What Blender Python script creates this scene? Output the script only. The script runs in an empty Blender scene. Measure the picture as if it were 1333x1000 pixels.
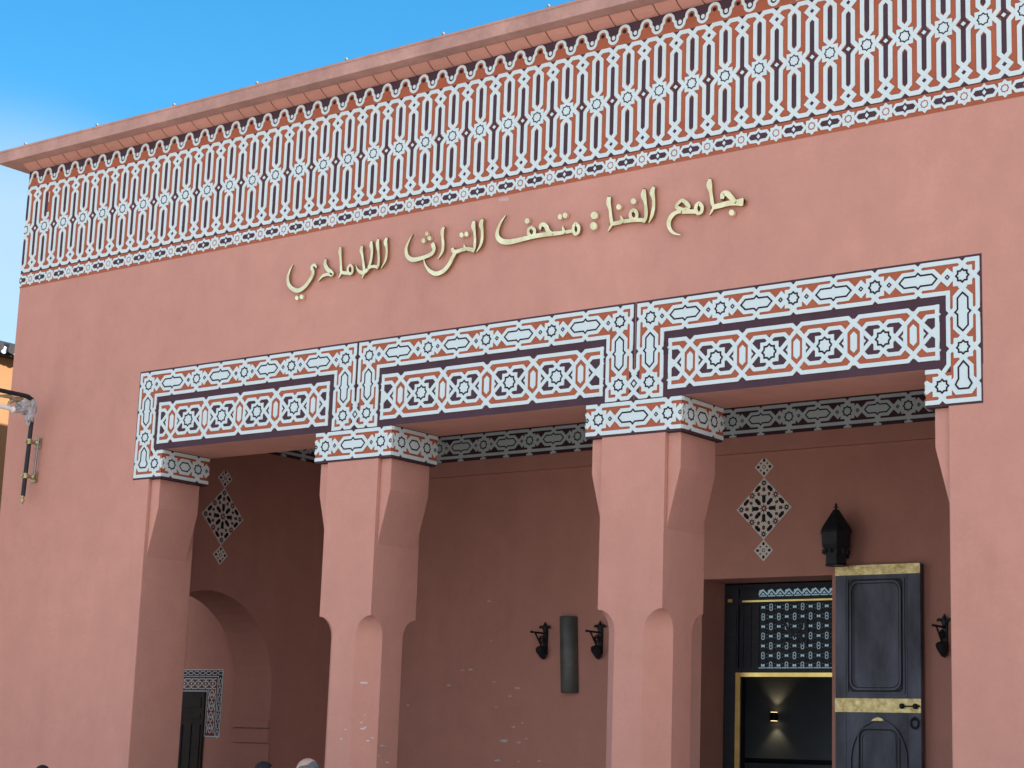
import bpy, bmesh, math, random
from mathutils import Matrix, Vector
random.seed(7)
sc = bpy.context.scene
R = math.radians

# ---------------------------------------------------------------- camera
cam = bpy.data.cameras.new('camera'); camo = bpy.data.objects.new('camera', cam)
sc.collection.objects.link(camo); sc.camera = camo
cam.sensor_width = 36.0; cam.lens = 66.06; cam.clip_end = 3000; cam.clip_start = 0.1
_r = (0.79570217, 0.60469418, 0.03468428); _u = (0.09211059, -0.1774068, 0.97981757); _d = (-0.59864321, 0.77644818, 0.19686171)
camo.matrix_world = Matrix(((_r[0], _u[0], -_d[0], 0.0), (_r[1], _u[1], -_d[1], -14.0), (_r[2], _u[2], -_d[2], 1.65), (0, 0, 0, 1)))

# ---------------------------------------------------------------- sun, sky, exposure
SUN = Vector((1.0, 0.42, 0.82)).normalized()
sl = bpy.data.lights.new('sun', 'SUN'); slo = bpy.data.objects.new('sun', sl); sc.collection.objects.link(slo)
sl.energy = 5.0; sl.angle = R(0.5); sl.color = (1.0, 0.93, 0.82)
slo.rotation_euler = (-SUN).to_track_quat('-Z', 'Y').to_euler(); slo.location = (20, 10, 30)
w = bpy.data.worlds.new('World'); sc.world = w; w.use_nodes = True
nt = w.node_tree; nt.nodes.clear()
def N(t, **kw):
    n = nt.nodes.new(t)
    for k, v in kw.items(): setattr(n, k, v)
    return n
out = N('ShaderNodeOutputWorld'); bg = N('ShaderNodeBackground'); bg.inputs['Strength'].default_value = 0.10
sky = N('ShaderNodeTexSky', sky_type='NISHITA'); sky.sun_disc = False
sky.sun_elevation = math.asin(SUN.z); sky.sun_rotation = math.atan2(SUN.x, SUN.y)
sky.air_density = 1.0; sky.dust_density = 0.4; sky.ozone_density = 2.0; sky.altitude = 450
hs = N('ShaderNodeHueSaturation'); hs.inputs['Saturation'].default_value = 1.40; hs.inputs['Hue'].default_value = 0.488; hs.inputs['Value'].default_value = 1.0
nt.links.new(sky.outputs[0], hs.inputs['Color'])
tc = N('ShaderNodeTexCoord')
mp = N('ShaderNodeMapping'); mp.inputs['Scale'].default_value = (2.0, 2.0, 7.0)
nt.links.new(tc.outputs['Generated'], mp.inputs[0])
ns = N('ShaderNodeTexNoise'); ns.inputs['Scale'].default_value = 1.6; ns.inputs['Detail'].default_value = 9; ns.inputs['Roughness'].default_value = 0.55
nt.links.new(mp.outputs[0], ns.inputs['Vector'])
dt = N('ShaderNodeVectorMath', operation='DOT_PRODUCT'); dt.inputs[1].default_value = Vector((-0.795, 0.560, 0.235)).normalized()
nt.links.new(tc.outputs['Generated'], dt.inputs[0])
mr = N('ShaderNodeMapRange'); mr.inputs['From Min'].default_value = 0.9890; mr.inputs['From Max'].default_value = 0.9985; mr.inputs['To Min'].default_value = -0.32; mr.inputs['To Max'].default_value = 0.42
nt.links.new(dt.outputs['Value'], mr.inputs['Value'])
ad = N('ShaderNodeMath', operation='ADD'); nt.links.new(ns.outputs[0], ad.inputs[0]); nt.links.new(mr.outputs[0], ad.inputs[1])
rp = N('ShaderNodeMapRange', interpolation_type='SMOOTHSTEP'); rp.inputs['From Min'].default_value = 0.38; rp.inputs['From Max'].default_value = 0.92; rp.inputs['To Max'].default_value = 0.68
nt.links.new(ad.outputs[0], rp.inputs['Value'])
mx = N('ShaderNodeMix', data_type='RGBA'); 
sz = N('ShaderNodeSeparateXYZ'); nt.links.new(tc.outputs['Generated'], sz.inputs[0])
lo = N('ShaderNodeMapRange', interpolation_type='SMOOTHSTEP'); lo.inputs['From Min'].default_value = 0.340; lo.inputs['From Max'].default_value = 0.265; nt.links.new(sz.outputs['Z'], lo.inputs['Value'])
ml = N('ShaderNodeMath', operation='MULTIPLY'); nt.links.new(rp.outputs[0], ml.inputs[0]); nt.links.new(lo.outputs[0], ml.inputs[1])
nt.links.new(ml.outputs[0], mx.inputs['Factor'])
nt.links.new(hs.outputs[0], mx.inputs[6]); mx.inputs[7].default_value = (2.7, 3.3, 3.7, 1)
# broad bright clouds added behind the camera, unseen, to lift light on facade and columns
sx = N('ShaderNodeVectorMath', operation='DOT_PRODUCT'); sx.inputs[1].default_value = (-0.62, 0.78, 0.0); nt.links.new(tc.outputs['Generated'], sx.inputs[0])
m2 = N('ShaderNodeMapRange'); m2.inputs['From Min'].default_value = 0.15; m2.inputs['From Max'].default_value = -0.45; m2.inputs['To Min'].default_value = -0.6; m2.inputs['To Max'].default_value = 0.30
nt.links.new(sx.outputs['Value'], m2.inputs['Value'])
n2 = N('ShaderNodeTexNoise'); n2.inputs['Scale'].default_value = 1.3; n2.inputs['Detail'].default_value = 8; nt.links.new(mp.outputs[0], n2.inputs['Vector'])
a2 = N('ShaderNodeMath', operation='ADD'); nt.links.new(n2.outputs[0], a2.inputs[0]); nt.links.new(m2.outputs[0], a2.inputs[1])
r2 = N('ShaderNodeMapRange', interpolation_type='SMOOTHSTEP'); r2.inputs['From Min'].default_value = 0.48; r2.inputs['From Max'].default_value = 0.75; nt.links.new(a2.outputs[0], r2.inputs['Value'])
mx2 = N('ShaderNodeMix', data_type='RGBA'); nt.links.new(r2.outputs[0], mx2.inputs['Factor']); nt.links.new(mx.outputs[2], mx2.inputs[6]); mx2.inputs[7].default_value = (5.2, 5.6, 6.0, 1)
nt.links.new(mx2.outputs[2], bg.inputs['Color']); nt.links.new(bg.outputs[0], out.inputs[0])
sc.view_settings.view_transform = 'Standard'; sc.view_settings.look = 'None'; sc.view_settings.gamma = 1.0
sc.view_settings.exposure = 1.36
try:
    sc.cycles.max_bounces = 10; sc.cycles.diffuse_bounces = 3; sc.cycles.use_denoising = True
    sc.cycles.sample_clamp_indirect = 8.0
except Exception: pass

# ---------------------------------------------------------------- materials
def mat(name, col, rough=0.85, metal=0.0, var=0.12, scale=1.5, bump=0.0, bscale=40.0, emit=None, col2=None, spec=0.3, streak=False):
    m = bpy.data.materials.new(name); m.use_nodes = True; t = m.node_tree; b = t.nodes['Principled BSDF']
    b.inputs['Roughness'].default_value = rough; b.inputs['Metallic'].default_value = metal
    b.inputs['Specular IOR Level'].default_value = spec
    if emit:
        b.inputs['Emission Color'].default_value = (*emit[0], 1); b.inputs['Emission Strength'].default_value = emit[1]
    g = t.nodes.new('ShaderNodeNewGeometry'); no = t.nodes.new('ShaderNodeTexNoise')
    no.inputs['Scale'].default_value = scale; no.inputs['Detail'].default_value = 7; no.inputs['Roughness'].default_value = 0.6
    src = g.outputs['Position']
    if streak:
        mm = t.nodes.new('ShaderNodeMapping'); mm.inputs['Scale'].default_value = (1, 1, 0.35); t.links.new(src, mm.inputs[0]); src = mm.outputs[0]
    t.links.new(src, no.inputs['Vector'])
    cr = t.nodes.new('ShaderNodeValToRGB'); cr.color_ramp.elements[0].position = 0.3; cr.color_ramp.elements[1].position = 0.7
    c2 = col2 or tuple(c * (1 - var) for c in col); c1 = tuple(min(1, c * (1 + var * .5)) for c in col)
    cr.color_ramp.elements[0].color = (*c2, 1); cr.color_ramp.elements[1].color = (*c1, 1)
    t.links.new(no.outputs[0], cr.inputs[0]); t.links.new(cr.outputs[0], b.inputs['Base Color'])
    if bump:
        n2 = t.nodes.new('ShaderNodeTexNoise'); n2.inputs['Scale'].default_value = bscale; n2.inputs['Detail'].default_value = 5
        t.links.new(g.outputs['Position'], n2.inputs['Vector'])
        bp = t.nodes.new('ShaderNodeBump'); bp.inputs['Strength'].default_value = bump; bp.inputs['Distance'].default_value = 0.01
        t.links.new(n2.outputs[0], bp.inputs['Height']); t.links.new(bp.outputs[0], b.inputs['Normal'])
    return m
M = {}
M['plaster'] = mat('pink_plaster', (0.505, 0.243, 0.196), 0.9, var=0.10, scale=0.55, bump=0.25, bscale=9, streak=True)
def weather(m, amt=.10):
    t = m.node_tree; b = t.nodes['Principled BSDF']; lk = b.inputs['Base Color'].links[0]; src = lk.from_socket; t.links.remove(lk)
    g = t.nodes.new('ShaderNodeNewGeometry')
    def layer(scale, mapscale, lo, hi, f0, f1, detail=8):
        mp_ = t.nodes.new('ShaderNodeMapping'); mp_.inputs['Scale'].default_value = mapscale; t.links.new(g.outputs['Position'], mp_.inputs[0])
        n = t.nodes.new('ShaderNodeTexNoise'); n.inputs['Scale'].default_value = scale; n.inputs['Detail'].default_value = detail; n.inputs['Roughness'].default_value = .65; t.links.new(mp_.outputs[0], n.inputs['Vector'])
        r_ = t.nodes.new('ShaderNodeMapRange'); r_.inputs['From Min'].default_value = lo; r_.inputs['From Max'].default_value = hi; r_.inputs['To Min'].default_value = f0; r_.inputs['To Max'].default_value = f1; t.links.new(n.outputs[0], r_.inputs['Value'])
        return r_.outputs[0]
    fac = None
    for L in (layer(3.2, (1, 1, 1), .3, .7, 1 - amt, 1 + amt * .6), layer(1.3, (3.0, 3.0, .45), .42, .75, 1 + amt * .15, 1 - amt * .5), layer(26, (1, 1, 1), .35, .65, 1 - amt * .35, 1 + amt * .35)):
        if fac is None: fac = L
        else:
            q = t.nodes.new('ShaderNodeMath'); q.operation = 'MULTIPLY'; t.links.new(fac, q.inputs[0]); t.links.new(L, q.inputs[1]); fac = q.outputs[0]
    mu = t.nodes.new('ShaderNodeVectorMath'); mu.operation = 'SCALE'; t.links.new(src, mu.inputs[0]); t.links.new(fac, mu.inputs['Scale']); t.links.new(mu.outputs[0], b.inputs['Base Color'])
weather(M['plaster'], .07)
M['cornice'] = mat('cornice_plaster', (0.44, 0.25, 0.215), 0.9, var=0.18, scale=2.2, bump=0.3, bscale=14)
weather(M['cornice'], .16)
M['white'] = mat('white_paint', (0.55, 0.63, 0.66), 0.75, var=0.05, scale=3, bump=0.1, bscale=60)
M['cream'] = mat('cream_edge', (0.62, 0.56, 0.48), 0.85, var=0.1, scale=5)
M['rust'] = mat('rust_paint', (0.345, 0.094, 0.050), 0.85, var=0.15, scale=4, bump=0.2, bscale=50)
M['purple'] = mat('purple_paint', (0.060, 0.028, 0.042), 0.8, var=0.2, scale=4, bump=0.15, bscale=50)
M['dark'] = mat('dark_line_paint', (0.016, 0.010, 0.016), 0.8, var=0.2)
M['tile_white'] = mat('glazed_white', (0.74, 0.70, 0.66), 0.5, var=0.05)
M['tile_red'] = mat('glazed_red', (0.17, 0.040, 0.030), 0.5)
M['wood'] = mat('dark_door_wood', (0.115, 0.13, 0.175), 0.62, var=0.5, scale=3.0, bump=0.4, bscale=25, col2=(0.042, 0.042, 0.054), streak=True)
M['wood_dark'] = mat('black_wood', (0.018, 0.02, 0.028), 0.55, var=0.3, scale=6, bump=0.3, bscale=40)
M['brown_wood'] = mat('brown_black_wood', (0.035, 0.03, 0.03), 0.6, var=0.3, scale=6)
M['brass'] = mat('embossed_brass', (0.70, 0.60, 0.33), 0.42, 1.0, var=0.35, scale=14, bump=0.7, bscale=45, col2=(0.40, 0.29, 0.11))
M['brass_old'] = mat('dull_brass', (0.46, 0.41, 0.26), 0.5, 0.9, var=0.3, scale=20, bump=0.3, col2=(0.28, 0.23, 0.12))
M['brass_bright'] = mat('warm_lit_brass', (0.95, 0.70, 0.26), 0.35, 1.0, var=0.2, scale=5, col2=(0.75, 0.52, 0.18))  # warm light on the entrance trim is worked into this brass colour
M['gold'] = mat('gold_letter', (0.82, 0.73, 0.47), 0.40, 0.55, var=0.25, scale=7, bump=0.25, bscale=18, col2=(0.64, 0.52, 0.28))
M['gold_side'] = mat('gold_letter_edge', (0.45, 0.30, 0.10), 0.5, 1.0, var=0.3, scale=9)
M['iron'] = mat('black_iron', (0.022, 0.024, 0.030), 0.5, 0.2, var=0.3, scale=12, bump=0.2)
M['verdigris'] = mat('dark_patinated_metal', (0.115, 0.122, 0.114), 0.45, 0.2, var=0.3, scale=5, bump=0.15, bscale=30)
M['pane'] = mat('bright_lattice_pane', (0.3, 0.4, 0.45), 0.3, var=0.1, scale=6, emit=((0.30, 0.49, 0.62), 0.15))
M['grey_wall'] = mat('grey_inner_wall', (0.17, 0.20, 0.24), 0.8, var=0.15)
M['lamp_glow'] = mat('lamp_glow', (1, .8, .5), 0.5, emit=((1.0, 0.72, 0.36), 1.0))
M['plastic'] = mat('cloudy_plastic', (0.40, 0.38, 0.40), 0.3, var=0.5, scale=14, bump=1.0, bscale=30, spec=0.6)
M['steel'] = mat('galvanised_tube', (0.28, 0.27, 0.29), 0.4, 0.8, var=0.2, scale=9)
M['white_rod'] = mat('white_enamel', (0.8, 0.8, 0.8), 0.4, var=0.05)
M['ochre'] = mat('ochre_plaster', (0.30, 0.16, 0.075), 0.9, var=0.1, scale=0.8, bump=0.2, bscale=10)
M['tile_dark'] = mat('dark_roof_tile', (0.05, 0.05, 0.06), 0.6, var=0.4, scale=8)
M['ground'] = mat('plaza_paving', (0.50, 0.45, 0.40), 0.9, var=0.25, scale=0.7, bump=0.3, bscale=6)
M['floor'] = mat('portico_tiles', (0.22, 0.19, 0.18), 0.6, var=0.25, scale=1.5)
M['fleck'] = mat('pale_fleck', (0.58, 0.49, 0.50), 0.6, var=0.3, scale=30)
M['patch'] = mat('pale_patch', (0.50, 0.30, 0.29), 0.9)
M['stud'] = mat('stud_grey', (0.22, 0.21, 0.21), 0.5, var=0.1)
M['skin'] = mat('skin', (0.42, 0.27, 0.22), 0.55, var=0.12, scale=18)
M['hair'] = mat('black_hair', (0.012, 0.011, 0.012), 0.6, var=0.4, scale=60, bump=0.6, bscale=140)
M['hair_grey'] = mat('grey_hair', (0.10, 0.11, 0.12), 0.7, var=0.5, scale=60, bump=0.6, bscale=140)
M['cloth_blue'] = mat('navy_cloth', (0.03, 0.045, 0.08), 0.9, var=0.2, scale=9)
M['cloth_grey'] = mat('grey_cloth', (0.16, 0.16, 0.17), 0.9, var=0.2, scale=9)
M['cloth_brown'] = mat('brown_cloth', (0.12, 0.07, 0.05), 0.9, var=0.2, scale=9)
M['black'] = mat('black_shoe', (0.01, 0.01, 0.01), 0.5)
PATM = ['white', 'cream', 'rust', 'purple', 'dark', 'tile_white', 'tile_red']
W, CR, RU, PU, DK, TW, TR = range(7)

# ---------------------------------------------------------------- object helpers
def tag(o, label=None, cat=None, group=None, kind=None):
    if label: o['label'] = label
    if cat: o['category'] = cat
    if group: o['group'] = group
    if kind: o['kind'] = kind
    return o
def thing(name, label, cat, loc=(0, 0, 0), group=None):
    o = bpy.data.objects.new(name, None); sc.collection.objects.link(o); o.location = loc; o.empty_display_size = 0.2
    return tag(o, label, cat, group)
def abspos(p):
    v = Vector((0, 0, 0))
    while p is not None: v += p.location; p = p.parent
    return v
class MB:
    """collects geometry in world coordinates, then links it as ONE mesh"""
    def __init__(s): s.v = []; s.f = []; s.m = []; s.sm = []
    def add(s, vs, fs, mi=0, smooth=False):
        b = len(s.v); s.v += [tuple(map(float, p)) for p in vs]
        for f in fs: s.f.append(tuple(i + b for i in f)); s.m.append(mi); s.sm.append(smooth)
        return s
    def box(s, x0, x1, y0, y1, z0, z1, mi=0):
        vs = [(x, y, z) for z in (z0, z1) for y in (y0, y1) for x in (x0, x1)]
        return s.add(vs, [(0, 2, 3, 1), (4, 5, 7, 6), (0, 1, 5, 4), (2, 6, 7, 3), (0, 4, 6, 2), (1, 3, 7, 5)], mi)
    def prism(s, pts, place, d0, d1, mi=0):
        n = len(pts); vs = [place(u, v, d0) for u, v in pts] + [place(u, v, d1) for u, v in pts]
        return s.add(vs, [tuple(range(n - 1, -1, -1)), tuple(range(n, 2 * n))] + [(i, (i + 1) % n, n + (i + 1) % n, n + i) for i in range(n)], mi)
    def tube(s, pts, rad, seg=10, mi=0, caps=True):
        pts = [Vector(p) for p in pts]; n = len(pts); rads = rad if isinstance(rad, (list, tuple)) else [rad] * n
        vs = []; up = None
        for i, p in enumerate(pts):
            t = (pts[min(i + 1, n - 1)] - pts[max(i - 1, 0)]).normalized()
            if up is None: up = t.orthogonal().normalized()
            a = (up - t * up.dot(t)).normalized(); b = t.cross(a); up = a
            for k in range(seg):
                g = 2 * math.pi * k / seg; vs.append(p + (a * math.cos(g) + b * math.sin(g)) * rads[i])
        fs = [(i * seg + k, i * seg + (k + 1) % seg, (i + 1) * seg + (k + 1) % seg, (i + 1) * seg + k) for i in range(n - 1) for k in range(seg)]
        s.add(vs, fs, mi, True)
        if caps: s.add(vs[:seg], [tuple(range(seg - 1, -1, -1))], mi); s.add(vs[-seg:], [tuple(range(seg))], mi)
        return s
    def lathe(s, c, prof, seg=12, mi=0, smooth=True, half=None):
        vs = []; a0 = 0
        for r_, z in prof:
            for k in range(seg):
                g = 2 * math.pi * k / seg + a0; vs.append((c[0] + r_ * math.cos(g), c[1] + r_ * math.sin(g), c[2] + z))
        fs = [(i * seg + k, i * seg + (k + 1) % seg, (i + 1) * seg + (k + 1) % seg, (i + 1) * seg + k) for i in range(len(prof) - 1) for k in range(seg)]
        s.add(vs, fs, mi, smooth); n = len(vs)
        s.add(vs[:seg], [tuple(range(seg - 1, -1, -1))], mi); s.add(vs[-seg:], [tuple(range(seg))], mi)
        return s
    def ball(s, c, r_, mi=0, seg=10, rings=7, sq=(1, 1, 1)):
        vs = []
        for i in range(rings + 1):
            th = math.pi * i / rings
            for k in range(seg):
                g = 2 * math.pi * k / seg; vs.append((c[0] + r_ * sq[0] * math.sin(th) * math.cos(g), c[1] + r_ * sq[1] * math.sin(th) * math.sin(g), c[2] + r_ * sq[2] * math.cos(th)))
        fs = [(i * seg + k, (i + 1) * seg + k, (i + 1) * seg + (k + 1) % seg, i * seg + (k + 1) % seg) for i in range(rings) for k in range(seg)]
        return s.add(vs, fs, mi, True)
    def build(s, name, mats, parent=None, label=None, bevel=0.0):
        off = abspos(parent) if parent else Vector((0, 0, 0))
        me = bpy.data.meshes.new(name)
        me.from_pydata([(x - off.x, y - off.y, z - off.z) for x, y, z in s.v], [], s.f)
        for k in (mats if isinstance(mats, (list, tuple)) else [mats]): me.materials.append(M[k])
        me.polygons.foreach_set('material_index', s.m); me.polygons.foreach_set('use_smooth', s.sm); me.update()
        o = bpy.data.objects.new(name, me); sc.collection.objects.link(o)
        if parent: o.parent = parent
        if label: o['label'] = label
        if bevel:
            bm = bmesh.new(); bm.from_mesh(me); bmesh.ops.remove_doubles(bm, verts=bm.verts, dist=1e-5); bmesh.ops.recalc_face_normals(bm, faces=bm.faces); bm.to_mesh(me); bm.free()
            md = o.modifiers.new('bevel', 'BEVEL'); md.width = bevel; md.segments = 2; md.limit_method = 'ANGLE'; md.angle_limit = R(40)
        return o
# planes: (u, v, d) -> world
def facade(y=0.0): return lambda u, v, d: (u, y - d, v)
def eastface(x): return lambda u, v, d: (x + d, u, v)        # faces +x, u = y
def westface(x): return lambda u, v, d: (x - d, -u, v)
ID = lambda u, v: (u, v)
def shift(u0, v0, su=1, sv=1, rot=False, k=1.0):
    if rot: return lambda u, v: (u0 + su * v * k, v0 + sv * u * k)
    return lambda u, v: (u0 + su * u * k, v0 + sv * v * k)
def clip_line(pts, a, b):
    runs = []; cur = []
    for p, q in zip(pts[:-1], pts[1:]):
        t0, t1 = 0.0, 1.0; du = q[0] - p[0]
        if abs(du) < 1e-9:
            if not (a <= p[0] <= b):
                if cur: runs.append(cur); cur = []
                continue
        else:
            ta, tb = (a - p[0]) / du, (b - p[0]) / du
            if ta > tb: ta, tb = tb, ta
            t0, t1 = max(t0, ta), min(t1, tb)
            if t0 >= t1:
                if cur: runs.append(cur); cur = []
                continue
        P = (p[0] + du * t0, p[1] + (q[1] - p[1]) * t0); Q = (p[0] + du * t1, p[1] + (q[1] - p[1]) * t1)
        if not cur: cur = [P]
        elif t0 > 0: runs.append(cur); cur = [P]
        cur.append(Q)
        if t1 < 1: runs.append(cur); cur = []
    if cur: runs.append(cur)
    return [r for r in runs if len(r) > 1]
def clip_poly(pts, a, b):
    for lim, sg in ((a, 1), (b, -1)):
        o = []
        for i in range(len(pts)):
            p, q = pts[i], pts[(i + 1) % len(pts)]; ip, iq = sg * (p[0] - lim) >= 0, sg * (q[0] - lim) >= 0
            if ip: o.append(p)
            if ip != iq:
                t = (lim - p[0]) / (q[0] - p[0]); o.append((lim, p[1] + (q[1] - p[1]) * t))
        pts = o
        if len(pts) < 3: return []
    return pts
class Pat(MB):
    """carved and painted pattern on a flat face"""
    def __init__(s, place, top=0.0088): super().__init__(); s.place = place; s.k = 0; s.top = top
    def layer(s, rng=.0026): s.k += 1; return s.top + rng * ((s.k * .61803398875) % 1.0)   # every strap a hair above or below its neighbours
    def rib(s, pts, wd, mi=W, closed=False, d=None, sides=True):
        if d is None: d = s.layer()
        P = [Vector(p) for p in pts]; n = len(P); ws = wd if isinstance(wd, (list, tuple)) else [wd] * n
        L = []; Rr = []
        for i in range(n):
            a = P[i - 1] if (i > 0 or closed) else None; b = P[(i + 1) % n] if (i < n - 1 or closed) else None
            d1 = (P[i] - a).normalized() if a is not None else None; d2 = (b - P[i]).normalized() if b is not None else None
            if d1 is None: d1 = d2
            if d2 is None: d2 = d1
            n1 = Vector((-d1.y, d1.x)); n2 = Vector((-d2.y, d2.x)); mm = n1 + n2
            if mm.length < 1e-6: mm = n1
            mm.normalize(); c = max(0.45, mm.dot(n1)); off = mm * (ws[i] / 2 / c)
            L.append(P[i] + off); Rr.append(P[i] - off)
        vs = []
        for q in L: vs.append(s.place(q.x, q.y, d))
        for q in Rr: vs.append(s.place(q.x, q.y, d))
        m_ = n if closed else n - 1
        s.add(vs, [(i, (i + 1) % n, n + (i + 1) % n, n + i) for i in range(m_)], mi)
        if sides:
            bs = [s.place(q.x, q.y, 0.001) for q in L] + [s.place(q.x, q.y, 0.001) for q in Rr]
            fs = []
            for i in range(m_):
                j = (i + 1) % n; fs += [(i, j, 2 * n + j, 2 * n + i), (n + i, n + j, 3 * n + j, 3 * n + i)]
            if not closed: fs += [(0, n, 3 * n, 2 * n), (n - 1, 2 * n - 1, 4 * n - 1, 3 * n - 1)]
            s.add(vs + bs, fs, CR if mi == W else mi)
        return s
    def poly(s, pts, mi, d=None, sides=False):
        if d is None: d = s.layer()
        n = len(pts); vs = [s.place(u, v, d) for u, v in pts]; s.add(vs, [tuple(range(n))], mi)
        if sides: s.add(vs + [s.place(u, v, 0.001) for u, v in pts], [(i, (i + 1) % n, n + (i + 1) % n, n + i) for i in range(n)], CR if mi == W else mi)
        return s
    def emit(s, prims, T=ID, clip=None):
        for p in prims:
            if p[0] == 'r':
                _, pts, wd, mi, closed = p
                if closed and clip: pts = list(pts) + [pts[0]]; closed = False
                for run in (clip_line(pts, *clip) if clip else [pts]): s.rib([T(*q) for q in run], wd, mi, closed)
            elif p[0] == 'l':
                _, pts, wd, mi, closed = p
                if closed and clip: pts = list(pts) + [pts[0]]; closed = False
                for run in (clip_line(pts, *clip) if clip else [pts]): s.rib([T(*q) for q in run], wd, mi, closed, d=s.layer(.0008) + .0030, sides=False)
            else:
                _, pts, mi, lay = p
                q = clip_poly(list(pts), *clip) if clip else pts
                if len(q) < 3: continue
                if lay == 'hi': s.poly([T(*a) for a in q], mi, None, True)
                else: s.poly([T(*a) for a in q], mi, lay)
        return s
def mirror(pts, su=1, sv=1): return [(u * su, v * sv) for u, v in pts]
def star8(r1, r2, n=8, a0=0.0):
    return [((r1 if i % 2 == 0 else r2) * math.cos(math.pi * i / n + a0), (r1 if i % 2 == 0 else r2) * math.sin(math.pi * i / n + a0)) for i in range(2 * n)]
def off(pr, du, dv=0.0):
    o = []
    for p in pr: o.append((p[0], [(a + du, b + dv) for a, b in p[1]]) + tuple(p[2:]))
    return o

# ---------------------------------------------------------------- pattern motifs (metres)
SW = 0.0365
def star_body(h=0.083, tip=0.125, r1=0.056, r2=0.043, lw=0.015):
    return [('p', [(-h, -h), (h, -h), (h, h), (-h, h)], W, 'hi'), ('p', [(tip, 0), (0, tip), (-tip, 0), (0, -tip)], W, 'hi'),
            ('l', star8(r1, r2), lw, DK, True)]
def hex_body(L=0.162, full=True):
    a = L - 0.044
    o = [(-L, 0), (-a, .045), (-.022, .045), (0, .067), (.022, .045), (a, .045), (L, 0), (a, -.045), (.022, -.045), (0, -.067), (-.022, -.045), (-a, -.045)]
    return [('p', [(-L - .02, 0), (-a, .07), (a, .07), (L + .02, 0), (a, -.07), (-a, -.07)], W, 'hi'), ('l', o, 0.015, DK, True)]
def strand(h, diamond=True):
    """hexagon outline strand: border dip -> flat -> tip -> (diamond) -> star"""
    if diamond: return [(-.06, .129), (-.032, .129), (.032, .068), (h - .066, .068), (h + .058, -.055), (h + .125, .012)]
    return [(-.06, .129), (-.032, .129), (.032, .068), (h - .066, .068), (h + .03, -.03)]
def chain_link(S=0.758, borders=True):
    """one cell: hexagon at u=0, stars at +-S/2"""
    e = S / 2 - 0.379; o = []
    for su in (1, -1):
        for sv in (1, -1):
            o.append(('r', mirror(strand(.196 + e * .5), su, sv), SW, W, False))
            o.append(('r', mirror([(.028, .129), (S / 2 - .034, .129), (S / 2 + .03, .066)], su, sv), SW, W, False))
        dx = (.251 + e * .75) * su
        o.append(('p', [(dx - .05, 0), (dx, .05), (dx + .05, 0), (dx, -.05)], W, 'hi'))
        o.append(('l', [(dx - .017, 0), (dx, .017), (dx + .017, 0), (dx, -.017)], .011, DK, True))
    return o + hex_body(.162 + e * .5)
BAND = .112     # half height of the rust filler
def chain_band(P, stars, v0, plane_clip=None, purple=None, extra_ends=True):
    """straight horizontal chain through the given star positions"""
    S = [b - a for a, b in zip(stars[:-1], stars[1:])]
    for a, b in zip(stars[:-1], stars[1:]):
        P.emit(off(chain_link(b - a), (a + b) / 2, v0), clip=plane_clip)
    for s_ in stars: P.emit(off(star_body(), s_, v0), clip=plane_clip)

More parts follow.
